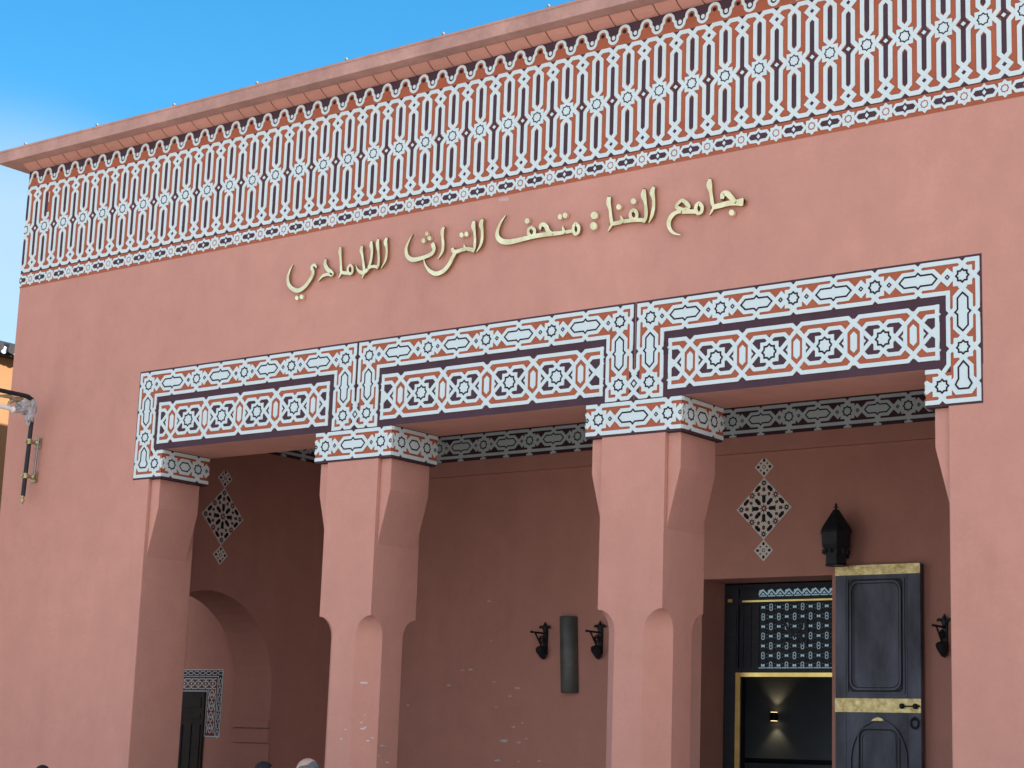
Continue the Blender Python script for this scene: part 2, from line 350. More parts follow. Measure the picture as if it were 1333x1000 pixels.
def frame_panel(P, stars, left_end, right_end, capL=None, capR=None):
    """the frame of one bay; ends: 'mid' = short leg over a column, 'end' = long leg at a pier"""
    v0 = 5.670; x0, x1 = stars[0], stars[-1]
    P.poly([(x0 - .165, v0 + .168), (x1 + .165, v0 + .168), (x1 + .165, 4.917), (x0 - .165, 4.917)], PU, .002)
    P.poly([(x0 - BAND, v0 - BAND), (x1 + BAND, v0 - BAND), (x1 + BAND, v0 + BAND), (x0 - BAND, v0 + BAND)], RU, .004)
    n = len(stars)
    for i in range(n - 1):
        a, b = stars[i], stars[i + 1]; S = b - a; c = (a + b) / 2; L = chain_link(S)
        if i == 0: L = [p for k, p in enumerate(L)]
        pr = []
        e = S / 2 - .379
        for su in (1, -1):
            endstar = (su == 1 and i == n - 2) or (su == -1 and i == 0)
            for sv in (1, -1):
                pr.append(('r', mirror(strand(.196 + e * .5), su, sv), SW, W, False))
                if endstar and sv == -1: continue
                pr.append(('r', mirror([(.028, .129), (S / 2 - .034, .129), (S / 2 + .03, .066)], su, sv), SW, W, False))
            dx = (.251 + e * .75) * su
            pr += [('p', [(dx - .05, 0), (dx, .05), (dx + .05, 0), (dx, -.05)], W, 'hi'), ('l', [(dx - .017, 0), (dx, .017), (dx + .017, 0), (dx, -.017)], .011, DK, True)]
        pr += hex_body(.162 + e * .5)
        P.emit(off(pr, c, v0))
    for s_ in stars: P.emit(off(star_body(), s_, v0))
    for sx, sg, kind in ((x0, -1, left_end), (x1, 1, right_end)):   # sg: outer side
        T = lambda u, v, sx=sx, sg=sg: (sx + sg * u, v)
        r = lambda pts, wd=SW: P.rib([T(*q) for q in pts], wd)
        nb = stars[1] if sg == -1 else stars[-2]; half = abs(nb - sx) / 2
        zh = 5.367; zs = 5.070
        # outer corner and inner corner of the horizontal strap
        r([(-.03, v0 + .066), (.034, v0 + .129), (.129, v0 + .129), (.129, v0 + .034), (.066, v0 - .03)])
        r([(-half + .028, v0 - .129), (-.129, v0 - .129), (-.129, zh + .028)])
        r([(.066, v0 + .03), (.129, v0 - .034), (.129, zh + .028)])
        lo = 4.60 if kind == 'end' else zs - BAND
        P.poly([T(-BAND, v0), T(BAND, v0), T(BAND, lo if kind == 'mid' else 4.66), T(-BAND, lo if kind == 'mid' else 4.66)], RU, .0042)
        # vertical hexagon
        for su in (1, -1):
            for sv in (1, -1):
                q = mirror(strand(.196, False), su, sv); P.rib([T(b, zh + a) for a, b in q], SW)
        for p in hex_body(.160): P.emit([(p[0], [T(b, zh + a) for a, b in p[1]]) + tuple(p[2:])])
        P.emit(off(star_body(), sx, zs))
        r([(-.129, zh - .028), (-.129, zs + .034), (-.066, zs - .03)])
        if kind == 'mid':
            b = .169  # distance to the shared centre line
            r([(.129, zh - .028), (.129, zs + .135), (b + .02, zs + .075)]); r([(b + .012, zs + .078), (.06, zs - .04)]); r([(.06, zs + .04), (b + .012, zs - .078)])
            r([(-.066, zs + .03), (-.129, zs - .034), (-.129, zs - .129), (-.034, zs - .129), (.03, zs - .066)])
            r([(-.03, zs - .066), (.034, zs - .129), (.105, zs - .129), (b + .01, zs - .068)])
            if sg == 1:
                P.poly([T(b - .062, zs), T(b, zs + .062), T(b + .062, zs), T(b, zs - .062)], W, None, True)
                P.rib([T(b - .030, zs), T(b, zs + .034), T(b + .030, zs), T(b, zs - .034)], .012, DK, True, d=P.top + .0036, sides=False)
        else:
            r([(.129, zh - .028), (.129, zs + .034), (.066, zs - .03)]); r([(.066, zs + .03), (.129, zs - .034), (.129, 4.806), (.09, 4.768)])
            z2 = 4.763; x2 = -.187
            r([(-.066, zs + .03), (-.129, zs - .034), (-.129, zs - .135), (x2 - .03, z2 + .066)])
            bell = [(0, 4.978), (.068, 4.912), (.068, 4.822), (.112, 4.766), (.06, 4.700), (-.06, 4.700), (-.112, 4.766), (-.068, 4.822), (-.068, 4.912)]
            P.poly([T(*q) for q in bell], W, None, True); P.rib([T(*q) for q in bell], SW, W, True)
            ol = [(0, 4.955), (.044, 4.905), (.044, 4.812), (.070, 4.766), (.042, 4.728), (-.042, 4.728), (-.070, 4.766), (-.044, 4.812), (-.044, 4.905)]
            P.rib([T(*q) for q in ol], .015, DK, True, d=P.top + .0034, sides=False)
            r([(.09, 4.80), (.129, 4.752), (.129, 4.634), (x2 + .034, 4.634), (x2 - .03, 4.697)])
            r([(-.03, 4.99), (.03, 5.03)])
            # lower inner star on the pier's capital level
            P.emit(off(star_body(), sx + sg * x2, z2))
            cl = (abs(capR - sx) if sg == 1 else abs(capL - sx))
            P.poly([T(.16, 4.918), T(.16, 4.597), T(-cl, 4.597), T(-cl, 4.918)], PU, .0022)
            P.poly([T(BAND, 4.66), T(BAND, z2 - BAND), T(-cl, z2 - BAND), T(-cl, z2 + BAND), T(-.08, z2 + BAND), T(-.08, 4.66)], RU, .0044)
            r([(-cl, 4.892), (x2 - .034, 4.892), (x2 + .03, 4.829)]); r([(-cl, 4.634), (x2 - .034, 4.634), (x2 + .03, 4.697)])
            r([(x2 - .06, z2 - .012), (-cl, z2 + cl * 0 + .045)]) ; r([(x2 - .06, z2 + .012), (-cl, z2 - .045)])
            P.poly([T(x2 - .075, z2), T(-cl, z2 + .05), T(-cl, z2 - .05)], W, None, True)

def rosette_panel(P, xs, x0, x1):
    """inner panel: star rosettes at xs, upright hexagons between, straps clipped to x0..x1"""
    v0 = 5.218; S = (xs[-1] - xs[0]) / (len(xs) - 1)
    P.poly([(x0 + .01, v0 + .205), (x1 - .01, v0 + .205), (x1 - .01, v0 - .205), (x0 + .01, v0 - .205)], RU, .005)
    allx = [xs[0] - S] + list(xs) + [xs[-1] + S]
    k = S / .545
    for i, c in enumerate(allx):
        pr = []
        oc = [(-.150, .142), (-.199, .092), (-.199, -.092), (-.150, -.142), (.150, -.142), (.199, -.092), (.199, .092), (.150, .142)]
        pr.append(('p', [(u * k, v) for u, v in oc], PU, .0065))
        for su in (1, -1):
            tri = [(-.180, .07), (-.180, -.07), (-.128, 0)]
            pr.append(('p', [(u * su * k, v) for u, v in [(-.199, .040), (-.199, -.040), (-.161, 0)]], W, .0075))
            for sv in (1, -1):
                m_ = lambda q: [(u * su * k, v * sv) for u, v in q]
                pr.append(('r', m_([(0, .214), (.2725 - .05, .214), (.2725 + .04, .127)]), SW, W, False))
                pr.append(('r', m_([(.2725 + .02, .190), (.2725, .168), (.085, -.022)]), SW, W, False))
                pr.append(('r', m_([(.199, 0), (.199, .092), (.150, .142), (.042, .142), (-.03, .075)]), SW * .95, W, False))
        if 0 < i < len(allx) - 1: pr += star_body(.090, .130, .070, .054, .016)
        else: pr += [('p', [(.126, 0), (0, .126), (-.126, 0), (0, -.126)], W, 'hi')]
        P.emit(off(pr, c, v0), clip=(x0, x1))
    for c in [(a + b) / 2 for a, b in zip(allx[:-1], allx[1:])]:
        h = [(0, .092), (.031, .062), (.031, -.062), (0, -.092), (-.031, -.062), (-.031, .062)]
        P.emit(off([('p', h, W, 'hi')], c, v0), clip=(x0, x1))
        P.emit(off([('p', [(.031, .016), (.058, 0), (.031, -.016)], RU, .006)], c, v0), clip=(x0, x1))
    for xx, sg in ((x0, 1), (x1, -1)): P.rib([(xx + sg * .0205, v0 + .2345), (xx + sg * .0205, v0 - .2345)], SW)

# ================================================================ ground
g = MB(); g.add([(-400, -400, 0), (400, -400, 0), (400, 400, 0), (-400, 400, 0)], [(0, 1, 2, 3)])
tag(g.build('ground', 'ground'), kind='structure')
g = MB(); g.box(-18.2, -6.0, -0.25, 4.45, 0.004, 0.12)
tag(g.build('portico_floor', 'floor'), kind='structure')

# ================================================================ the museum building
B = thing('museum_building', 'long pink plastered museum facade with white carved frieze and three bay portico', 'building', (-12, 0, 0))
XL, XR = -18.449, 3.0
fw = MB()
fw.prism([(XL, 0), (-15.855, 0), (-15.855, 4.918), (-6.325, 4.918), (-6.325, 0), (XR, 0), (XR, 8.67), (XL, 8.67)], facade(), 0, -.735)
wallo = fw.build('facade_wall', 'plaster', B, bevel=.012)
sh = MB(); sh.box(XL, XL + .35, .738, 3.55, 4.0, 8.67); sh.box(XL, XL + .35, 3.6, 12, 0, 8.67); sh.box(XR - .35, XR, .738, 12, 0, 8.67); sh.box(XL, XR, 12, 12.3, 0, 8.67)
sh.build('outer_wall', 'plaster', B)
rf = MB(); rf.box(XL + .351, XR - .351, .738, 11.99, 8.30, 8.55); rf.build('roof', 'cornice', B)
# cornice: projecting slab with a thinner drip edge on top
co = MB()
sec = [(-.28, 8.672), (-.285, 8.80), (-.295, 8.80), (-.295, 8.826), (.30, 8.826), (.30, 8.672)]
L0 = XL - .28
co.add([(L0, a, b) for a, b in sec] + [(XR + .28, a, b) for a, b in sec], [tuple(range(5, -1, -1)), tuple(range(6, 12))] + [(i, (i + 1) % 6, 6 + (i + 1) % 6, 6 + i) for i in range(6)])
co.box(L0, XL + .30, .302, 12.3, 8.672, 8.824)
cornice = co.build('cornice', 'cornice', B, bevel=.010)
x = -18.24
while x < XR:
    t = MB(); t.lathe((x, -.265, 8.826), [(.010, 0), (.010, .016), (.018, .02), (.016, .038), (.005, .045)], 8); t.build('roof_stud', 'stud', cornice); x += 1.322
cb = MB()
n = int((XR - XL) / .25)
for i in range(n):
    a = XL + .012 + i * .25
    prof = [(-.002, 8.600), (-.03, 8.606), (-.075, 8.628), (-.13, 8.668), (-.002, 8.668)]
    vs = [(a + .008, p, q) for p, q in prof] + [(a + .243, p, q) for p, q in prof]
    cb.add(vs, [(4, 3, 2, 1, 0), (5, 6, 7, 8, 9)] + [(k, (k + 1) % 5, 5 + (k + 1) % 5, 5 + k) for k in range(5)])
cb.build('corbel_row', 'plaster', B)

# ---- carved frieze
def frieze():
    P = Pat(facade()); p = .355850; x00 = -18.067; zc = 7.847; XE = XR; cl = (XL + .001, XE)
    P.poly([(XL, 7.112), (XE, 7.112), (XE, 7.300), (XL, 7.300)], RU, .002)
    P.poly([(XL, 7.292), (XE, 7.292), (XE, 8.400), (XL, 8.400)], PU, .0028)
    P.poly([(XL, 7.338), (XE, 7.338), (XE, 8.356), (XL, 8.356)], RU, .0036)
    P.poly([(XL, 8.400), (XE, 8.400), (XE, 8.640), (XL, 8.640)], PU, .002)
    h = p / 2
    slot = lambda b0, b1, w_: [(0, b0), (w_, b0 + .032), (w_, b1 - .032), (0, b1), (-w_, b1 - .032), (-w_, b0 + .032)]
    n0, n1 = -2, int((XE - x00) / p) + 2
    for n in range(n0, n1):
        c = x00 + n * p; pr = []
        damaged = (n == 0)
        for su in (1, -1):
            for sv in (1, -1):
                pth = [(-.02, .06), (.045, .128), (.045, .440), (-.045, .526), (-h + .045, .526), (-h - .052, .432), (-h + .0435, .336), (-h + .0435, .058), (-h + .108, -.012)]
                if damaged and su == 1 and sv == 1:   # a stretch of strap has broken away here
                    pr.append(('r', [(-.02, .06), (.045, .128), (.045, .17)], .039, W, False)); pr.append(('r', [(.046, .30), (.047, .43)], .012, W, False)); pth = [(.02, .464)] + pth[3:]
                pr.append(('r', mirror(pth, su, sv), .0405, W, False))
        for sv in (1, -1):
            pr.append(('p', mirror(slot(.122, .447, .0245), 1, sv), PU, .0055))
        pr += [('p', [(-.077, -.074), (.077, -.074), (.077, .074), (-.077, .074)], W, 'hi'), ('p', [(.105, 0), (0, .1), (-.105, 0), (0, -.1)], W, 'hi'),
               ('l', star8(.053, .042), .011, DK, True)]
        # half-way column: long slot, diamond and small rings
        d = off([('p', slot(-.357, .357, .0235), PU, .0055), ('p', [(-.062, 0), (0, .040), (.062, 0), (0, -.040)], PU, .0062), ('p', [(-.024, 0), (0, .021), (.024, 0), (0, -.021)], W, .0070)], h)
        for sv in (1, -1): d.append(('p', [(h - .03, .432 * sv), (h, (.432 + .03) * sv), (h + .03, .432 * sv), (h, (.432 - .03) * sv)], PU, .0055))
        P.emit(off(pr + d, c, zc), clip=cl)
        # bottom chain
        v = 7.2045
        hx = [(-.127, 0), (-.088, .054), (-.024, .054), (0, .080), (.024, .054), (.088, .054), (.127, 0), (.088, -.054), (.024, -.054), (0, -.080), (-.024, -.054), (-.088, -.054)]
        dk = [(-.097, 0), (-.076, .026), (-.018, .026), (0, .046), (.018, .026), (.076, .026), (.097, 0), (.076, -.026), (.018, -.026), (0, -.046), (-.018, -.026), (-.076, -.026)]
        bt = [('p', hx, W, 'hi'), ('p', dk, PU, .0126), ('p', [(-.018, 0), (0, .024), (.018, 0), (0, -.024)], W, .0132)]
        sq = .056
        st = [('p', [(-sq, -sq), (sq, -sq), (sq, sq), (-sq, sq)], W, 'hi'), ('p', [(.080, 0), (0, .080), (-.080, 0), (0, -.080)], W, 'hi'), ('l', star8(.034, .027), .008, RU, True)]
        P.emit(off(bt, c, v) + off(st, c + h, v), clip=cl)
    # scalloped crest on top
    q = .25; c0 = -14.208 - 17 * q
    i = 0
    while c0 + i * q < XE:
        c = c0 + i * q; zv, zt = 8.476, 8.528; rr = .049
        half = [(-.125 + .053 * math.cos(a), zt + .050 * math.sin(a)) for a in [math.pi * k / 12 for k in range(6, -1, -1)]]
        val = [(rr * math.cos(a), zv + rr * math.sin(a)) for a in [math.pi + math.pi * k / 10 for k in range(0, 6)]]
        left = half + [(-.072, 8.512), (-.050, 8.492)] + val
        path = left + [(-u, z) for u, z in left[-2::-1]]
        P.emit(off([('r', path, .029, W, False), ('p', [(-.125, 8.392)] + path + [(.125, 8.392)], RU, .0038),
                    ('p', [(.021 * math.cos(math.pi * k / 6), zv + .006 + .023 * math.sin(math.pi * k / 6)) for k in range(12)], W, .0062),
                    ('p', [(-.125 + .021 * math.cos(math.pi * k / 5), 8.524 + .021 * math.sin(math.pi * k / 5)) for k in range(10)], DK, .0062)], c), clip=cl)
        i += 1
    return P
frieze().build('carved_frieze', PATM, B)

# ---- bay surrounds
def surround(stars, rx, px, le, re, capL=None, capR=None):
    P = Pat(facade()); frame_panel(P, stars, le, re, capL, capR); rosette_panel(P, rx, *px)
    return P.build('carved_surround', PATM, B)
surround([-15.957, -15.182, -14.441, -13.739, -12.966], [-15.274, -14.747, -14.211, -13.664], (-15.762, -13.172), 'end', 'mid', capL=-15.653)
surround([-12.641, -11.859, -11.122, -10.334, -9.552], [-11.923, -11.378, -10.818, -10.261], (-12.456, -9.728), 'mid', 'mid')
surround([-9.216, -8.475, -7.743, -6.966, -6.182], [-8.516, -7.976, -7.439, -6.891], (-9.018, -6.388), 'mid', 'end', capR=-6.515)

# ---- columns and piers
def side_chain(P, y0, y1, z0):
    P.poly([(y0, z0 - .168), (y1, z0 - .168), (y1, z0 + .155), (y0, z0 + .155)], PU, .002)
    P.poly([(y0, z0 - BAND), (y1, z0 - BAND), (y1, z0 + BAND), (y0, z0 + BAND)], RU, .004)
    cl = (y0, y1); s1, s2 = .130, .530; hc = (s1 + s2) / 2
    pr = []
    for sv in (1, -1):
        pr.append(('r', [(s1 - .03, .066 * sv), (s1 + .034, .129 * sv), (s2 - .034, .129 * sv), (s2 + .03, .066 * sv)], SW, W, False))
        pr.append(('r', [(-.2, .129 * sv), (s1 - .034, .129 * sv), (s1 + .03, .066 * sv)], SW, W, False))
        pr.append(('r', [(s2 - .03, .066 * sv), (s2 + .034, .129 * sv), (1, .129 * sv)], SW, W, False))
        for c in (0.0, .66): pr.append(('r', [(c - .13, -.07 * sv), (c, .055 * sv), (c + .13, -.07 * sv)], SW, W, False))
    for c in (0.0, .66): pr += [('p', [(c - .05, 0), (c, .05), (c + .05, 0), (c, -.05)], W, 'hi'), ('l', [(c - .017, 0), (c, .017), (c + .017, 0), (c, -.017)], .011, DK, True)]
    hx = [(hc - .118, 0), (hc - .055, .070), (hc + .055, .070), (hc + .118, 0), (hc + .055, -.070), (hc - .055, -.070)]
    ol = [(hc - .083, 0), (hc - .040, .046), (hc + .040, .046), (hc + .083, 0), (hc + .040, -.046), (hc - .040, -.046)]
    pr += [('p', hx, W, 'hi'), ('r', hx, SW, W, True), ('l', ol, .015, DK, True)]
    for s_ in (s1, s2): pr += off(star_body(), s_)
    P.emit(off(pr, 0, z0), clip=cl)
def bracket(parent, xs, sg):
    m_ = MB(); e = .137
    m_.prism([(xs, 4.595), (xs + sg * e, 4.595), (xs + sg * e, 4.272), (xs, 3.735)], facade(), -.045, -.645)
    m_.build('bracket', 'plaster', parent, bevel=.008)
def column(c):
    hw, dp = .345, .690; zs = [0.0, 2.82] + [2.82 + .2 * math.sin(math.pi / 2 * k / 12) for k in range(1, 13)] + [3.021, 4.596]
    s = MB(); vs = []
    for i, z in enumerate(zs):
        ch = .19 if z <= 2.82 else max(.0006, .19 * math.sqrt(max(0, 1 - ((z - 2.82) / .2) ** 2)))
        y0, y1, a, b = .002, dp, c - hw, c + hw
        vs += [(a + ch, y0, z), (b - ch, y0, z), (b, y0 + ch, z), (b, y1 - ch, z), (b - ch, y1, z), (a + ch, y1, z), (a, y1 - ch, z), (a, y0 + ch, z)]
    fs = [(i * 8 + k, i * 8 + (k + 1) % 8, (i + 1) * 8 + (k + 1) % 8, (i + 1) * 8 + k) for i in range(len(zs) - 1) for k in range(8)]
    s.add(vs, fs); s.add(vs[-8:], [tuple(range(8))])
    col = s.build('column', 'plaster', B)
    bracket(col, c + hw, 1); bracket(col, c - hw, -1)
    k = Pat(facade(-.003)); k.box(c - .52, c + .52, -.002, .70, 4.596, 4.917, PU)
    k.poly([(c - .52, 4.597), (c + .52, 4.597), (c + .52, 4.917), (c - .52, 4.917)], PU, .0012)
    k.poly([(c - .52, 4.763 - BAND), (c + .52, 4.763 - BAND), (c + .52, 4.763 + BAND), (c - .52, 4.763 + BAND)], RU, .004)
    chain_band(k, [c - 1.137, c - .379, c + .379, c + 1.137], 4.763, (c - .52, c + .52))
    k.place = eastface(c + .52); side_chain(k, -.003, .70, 4.763)
    k.place = lambda u, v, d: (c - .52 - d, u, v); side_chain(k, -.003, .70, 4.763)
    k.build('capital', PATM, col)
    return col
COLS = [column(-12.803), column(-9.384)]
def pier(xe, sg, capx):
    s = MB(); a, b = sorted((xe - sg * .35, xe + sg * .03)); s.box(a, b, -.03, .76, 0, .35)   # foot of the pier, then its bracket and capital
    o = s.build('pier', 'plaster', B, bevel=.01); bracket(o, xe, sg)
    k = Pat(facade(-.003)); a, b = sorted((xe, capx)); k.box(a + .001, b - .001, .001, .70, 4.596, 4.917, PU)
    k.place = eastface(capx) if sg > 0 else (lambda u, v, d: (capx - d, u, v))
    side_chain(k, .0, .70, 4.763); k.build('capital', PATM, o)
pier(-15.855, 1, -15.653); pier(-6.325, -1, -6.515)

# ---- portico interior
XW = -16.88
bw = MB(); bw.prism([(XW, 0), (-11.40, 0), (-11.40, 3.775), (-9.737, 3.775), (-9.737, 0), (-6.3, 0), (-6.3, 5.9), (XW, 5.9)], facade(4.5), 0, -.50)
bw.box(XW + .001, -6.301, 4.44, 4.4985, 5.20, 5.798); bw.box(-12.6, -9.64, 4.489, 4.4988, 3.776, 3.94)
back = bw.build('back_wall', 'plaster', B)
arc = [(2.04 + 1.13 * math.cos(math.pi - math.pi * k / 24), 2.44 + 1.13 * math.sin(math.pi - math.pi * k / 24)) for k in range(25)]
lw = MB(); lw.prism([(.738, 0), (.91, 0)] + arc + [(3.17, 0), (4.4995, 0), (4.4995, 5.9), (.738, 5.9)], eastface(XW), 0, -.65)
side = lw.build('side_wall', 'plaster', B)
im = MB(); im.box(XW - .62, XW + .03, 3.115, 3.1695, 1.955, 2.05); im.box(XW - .60, XW + .03, 3.150, 3.1698, 0.13, 1.757)
im.box(XW - .60, XW + .012, 3.140, 3.1697, 1.772, 1.945)
im.build('arch_impost', 'plaster', side)
rw = MB(); rw.box(-6.298, -5.95, .738, 4.99, 0, 5.9); rw.build('end_wall', 'plaster', B)
ce = MB(); ce.box(-17.5, -5.95, .738, 4.99, 5.80, 5.88); ce.build('ceiling', 'brown_wood', B)
def inner_frieze(P, a, b, first, S=.7306, v0=5.575):
    P.poly([(a, v0 - .188), (b, v0 - .188), (b, v0 + .19), (a, v0 + .19)], PU, .001)
    P.poly([(a, v0 - BAND), (b, v0 - BAND), (b, v0 + BAND), (a, v0 + BAND)], PU, .003)
    st = [first + S * k for k in range(-14, 14) if a - .8 < first + S * k < b + .8]
    chain_band(P, st, v0, (a, b))
    for s_ in st + [s_ + S / 2 for s_ in st]:   # small tails under the lower strap
        P.emit([('r', [(s_ - .045, v0 - .175), (s_ + .045, v0 - .175)], .022, W, False), ('r', [(s_, v0 - .185), (s_, v0 - .10)], .035, W, False)], clip=(a, b))
P = Pat(facade(4.44)); inner_frieze(P, XW + .02, -6.301, -8.786); P.build('inner_frieze', PATM, back)
P = Pat(eastface(XW)); inner_frieze(P, .74, 4.438, 2.04); P.build('inner_frieze', PATM, side)

def ornament(place, c, z, parent):
    P = Pat(place, top=.006)
    dia = lambda cx, cz, h: [(cx - h, cz), (cx, cz + h), (cx + h, cz), (cx, cz - h)]
    T = lambda u, v: (c + u, z + v)
    H = .355
    P.poly([T(*q) for q in dia(0, 0, H)], TW, .006, True)
    dk = lambda pts, mi=DK, d=.0075: P.poly([T(*q) for q in pts], mi, d)
    def hexa(cx, cz, ang, l, w_):
        ca, sa = math.cos(ang), math.sin(ang)
        return [(cx + u * ca - v * sa, cz + u * sa + v * ca) for u, v in [(-l, 0), (-l * .6, w_), (l * .6, w_), (l, 0), (l * .6, -w_), (-l * .6, -w_)]]
    for k in range(8):
        a = math.pi * k / 4; dk(hexa(.108 * math.cos(a), .108 * math.sin(a), a, .052, .023))
    dk([(q[0], q[1]) for q in star8(.058, .027)], TR); dk(star8(.012, .012), TW, .0085)
    for k in range(4):
        a = math.pi / 2 * k
        cx, cz = .292 * math.cos(a), .292 * math.sin(a); dk([(cx + u, cz + v) for u, v in star8(.044, .021)]); dk([(cx + u, cz + v) for u, v in star8(.009, .009)], TW, .0085)
        cx, cz = .218 * math.cos(a), .218 * math.sin(a); dk(hexa(cx, cz, a, .027, .020), TR)
        a += math.pi / 4
        cx, cz = .215 * math.cos(a), .215 * math.sin(a); dk([(cx + u, cz + v) for u, v in star8(.052, .024)], TR); dk([(cx + u, cz + v) for u, v in star8(.010, .010)], TW, .0085)
        for e in (-1, 1):
            cx2, cz2 = cx + e * .105 * math.cos(a + math.pi / 2), cz + e * .105 * math.sin(a + math.pi / 2); dk(hexa(cx2, cz2, a + math.pi / 2, .048, .022))
            b = a + e * .40; dk(hexa(.178 * math.cos(b), .178 * math.sin(b), b, .024, .017), TR)
            b = a + e * .62; dk(hexa(.150 * math.cos(b), .150 * math.sin(b), b, .009, .008), DK)
    for cz, hh, trunc in ((H + .121, .123, True), (-H - .121, .123, False)):
        q = dia(0, cz, hh)
        if trunc: q = [(-hh, cz), (-.028, cz + hh - .028), (.028, cz + hh - .028), (hh, cz), (0, cz - hh)]
        P.poly([T(*p) for p in q], TW, .006, True)
        for k in range(4):
            a = math.pi / 2 * k; dk(hexa(.075 * math.cos(a), cz + .075 * math.sin(a), a, .020, .016))
            a += math.pi / 4; dk([(u + .058 * math.cos(a), cz + v + .058 * math.sin(a)) for u, v in star8(.022, .007, 4)])
        P.rib([T(u, cz + v) for u, v in star8(.019, .016)], .008, TR, True, d=.0078, sides=False)
    P.build('tile_ornament', PATM, parent)
ornament(facade(4.5), -10.598, 4.557, back)
ornament(eastface(XW), 2.14, 4.490, side)

# ---- side chamber seen through the arch
sc_ = MB(); sc_.box(-19.9, XW - .651, 3.30, 3.50, 0, 4.0); sc_.box(XL + .36, XW - .651, .738, 3.29, 3.98, 4.1)
sc_.build('side_chamber', 'plaster', B)
sd = MB(); sd.box(-19.03, -18.17, 3.262, 3.298, .13, 2.40)
for a in range(5): sd.box(-18.98 + a * .165, -18.98 + a * .165 + .115, 3.245, 3.2615, .3, 1.98)
sd.box(-18.98, -18.22, 3.25, 3.2615, 2.05, 2.12); sd.box(-18.98, -18.22, 3.25, 3.2615, 2.2, 2.33)
sdo = sd.build('side_door', 'brown_wood', B)
P = Pat(facade(3.30), top=.004)
fr = lambda x0, x1, z0, z1, mi, d: P.poly([(x0, z0), (x1, z0), (x1, z1), (x0, z1)], mi, d)
X0, X1 = -19.32, -17.88
fr(X0, X1, 2.40, 2.693, PU, .002)
for a, b in ((X0, -19.03), (-18.17, X1)): fr(a, b, 1.827, 2.40, PU, .002)
xo, zo = X1 - .010, 2.683
for ins, wd in ((.008, .014), (.092, .010), (.282, .014)):
    P.rib([(X0 + ins, 1.835), (X0 + ins, 2.693 - ins), (X1 - ins, 2.693 - ins), (X1 - ins, 1.835)], wd, W)
P.rib([(-18.17, 1.834), (X1, 1.834)], .014, W); P.rib([(X0, 1.834), (-19.03, 1.834)], .014, W)
def mini(cu, cv, vert, big):
    T = shift(cu, cv, rot=vert, k=1)
    if big:
        hh = .074
        P.emit([('r', [(-.066, .062), (-.02, .062), (.012, .03), (.036, .03), (.066, -.004)], .013, W, False), ('r', [(.066, .062), (.02, .062), (-.012, .03), (-.036, .03), (-.066, -.004)], .013, W, False),
                ('r', [(-.066, -.062), (-.02, -.062), (.012, -.03), (.036, -.03), (.066, .004)], .013, W, False), ('r', [(.066, -.062), (.02, -.062), (-.012, -.03), (-.036, -.03), (-.066, .004)], .013, W, False),
                ('p', star8(.026, .022), TW, .005), ('l', star8(.020, .017), .007, DK, True)], T)
    else:
        P.emit([('r', [(-.047, 0), (-.028, .02), (.028, .02), (.047, 0), (.028, -.02), (-.028, -.02)], .009, W, True), ('p', [(.047, .012), (.056, 0), (.047, -.012), (.040, 0)], W, .005)], T)
nx = 8; xa, xb = X0 + .187, X1 - .187
fr(X0 + .10, X1 - .10, 2.693 - .27, 2.693 - .105, TR, .003)
for a, b in ((X0 + .10, X0 + .275), (X1 - .275, X1 - .10)): fr(a, b, 1.85, 2.52, TR, .0032)
for k in range(nx + 1): mini(xa + (xb - xa) * k / nx, 2.693 - .187, False, True)
for k in range(1, 5):
    for xx in (xa, xb): mini(xx, 2.506 - .142 * k, True, True)
for k in range(13): mini(X0 + .05 + (X1 - X0 - .10) * k / 12, 2.643, False, False)
for k in range(1, 8):
    for xx in (X0 + .05, X1 - .05): mini(xx, 2.643 - .112 * k, True, False)
P.build('door_surround', PATM, sdo)

# ---- entrance: screen, transom, gilt frame, folded door leaf
ds = MB(); ds.box(-11.40, -11.215, 5.002, 5.10, .1, 3.76); ds.box(-11.214, -9.737, 5.006, 5.10, 3.712, 3.76); ds.box(-11.214, -9.737, 5.004, 5.10, 3.53, 3.60)
ds.box(-11.214, -9.737, 5.004, 5.10, 2.70, 2.795); ds.box(-11.214, -11.165, 5.004, 5.10, .1, 2.695)
for k in range(9): ds.box(-11.385, -11.235, 4.990, 5.0015, .3 + k * .36, .3 + k * .36 + .27)
scr = ds.build('entrance_screen', 'wood_dark', B)
tl = MB(); tl.box(-11.213, -9.737, 5.03, 5.06, 2.796, 3.529); tl.box(-11.213, -9.737, 5.03, 5.06, 3.601, 3.711)
for k in range(15): xx = -11.16 + k * .102; tl.box(xx - .004, xx + .004, 5.018, 5.0295, 2.80, 3.525)
for k in range(8): zz = 2.828 - .055 + k * .1105; tl.box(-11.2, -9.74, 5.019, 5.0296, zz - .004, zz + .004)
lat = tl.build('transom_lattice', 'wood_dark', scr)
P = Pat(facade(5.03), top=.002)
for r_ in range(7):
    for c in range(12):
        cx, cz = -10.899 + c * .102, 3.492 - r_ * .1105
        if cx > -9.76: continue
        if (r_ + c) % 2 == 0:
            P.poly([(cx - .022, cz - .018), (cx - .022, cz + .018), (cx, cz + .008), (cx + .022, cz + .018), (cx + .022, cz - .018), (cx, cz - .008)], 0, .003)
        else:
            for e in (1, -1): P.rib([(cx - .017, cz), (cx - .017, cz + e * .026), (cx - .008, cz + e * .036), (cx + .008, cz + e * .036), (cx + .017, cz + e * .026), (cx + .017, cz)], .008, 0, d=.003 + .0004 * (e > 0), sides=False)
            P.poly([(cx - .006, cz - .006), (cx + .006, cz - .006), (cx + .006, cz + .006), (cx - .006, cz + .006)], 0, .004)
        for e in (1, -1): P.poly([(cx + .046, cz + e * .02 - .003), (cx + .056, cz + e * .02 - .003), (cx + .056, cz + e * .02 + .003), (cx + .046, cz + e * .02 + .003)], 0, .003)
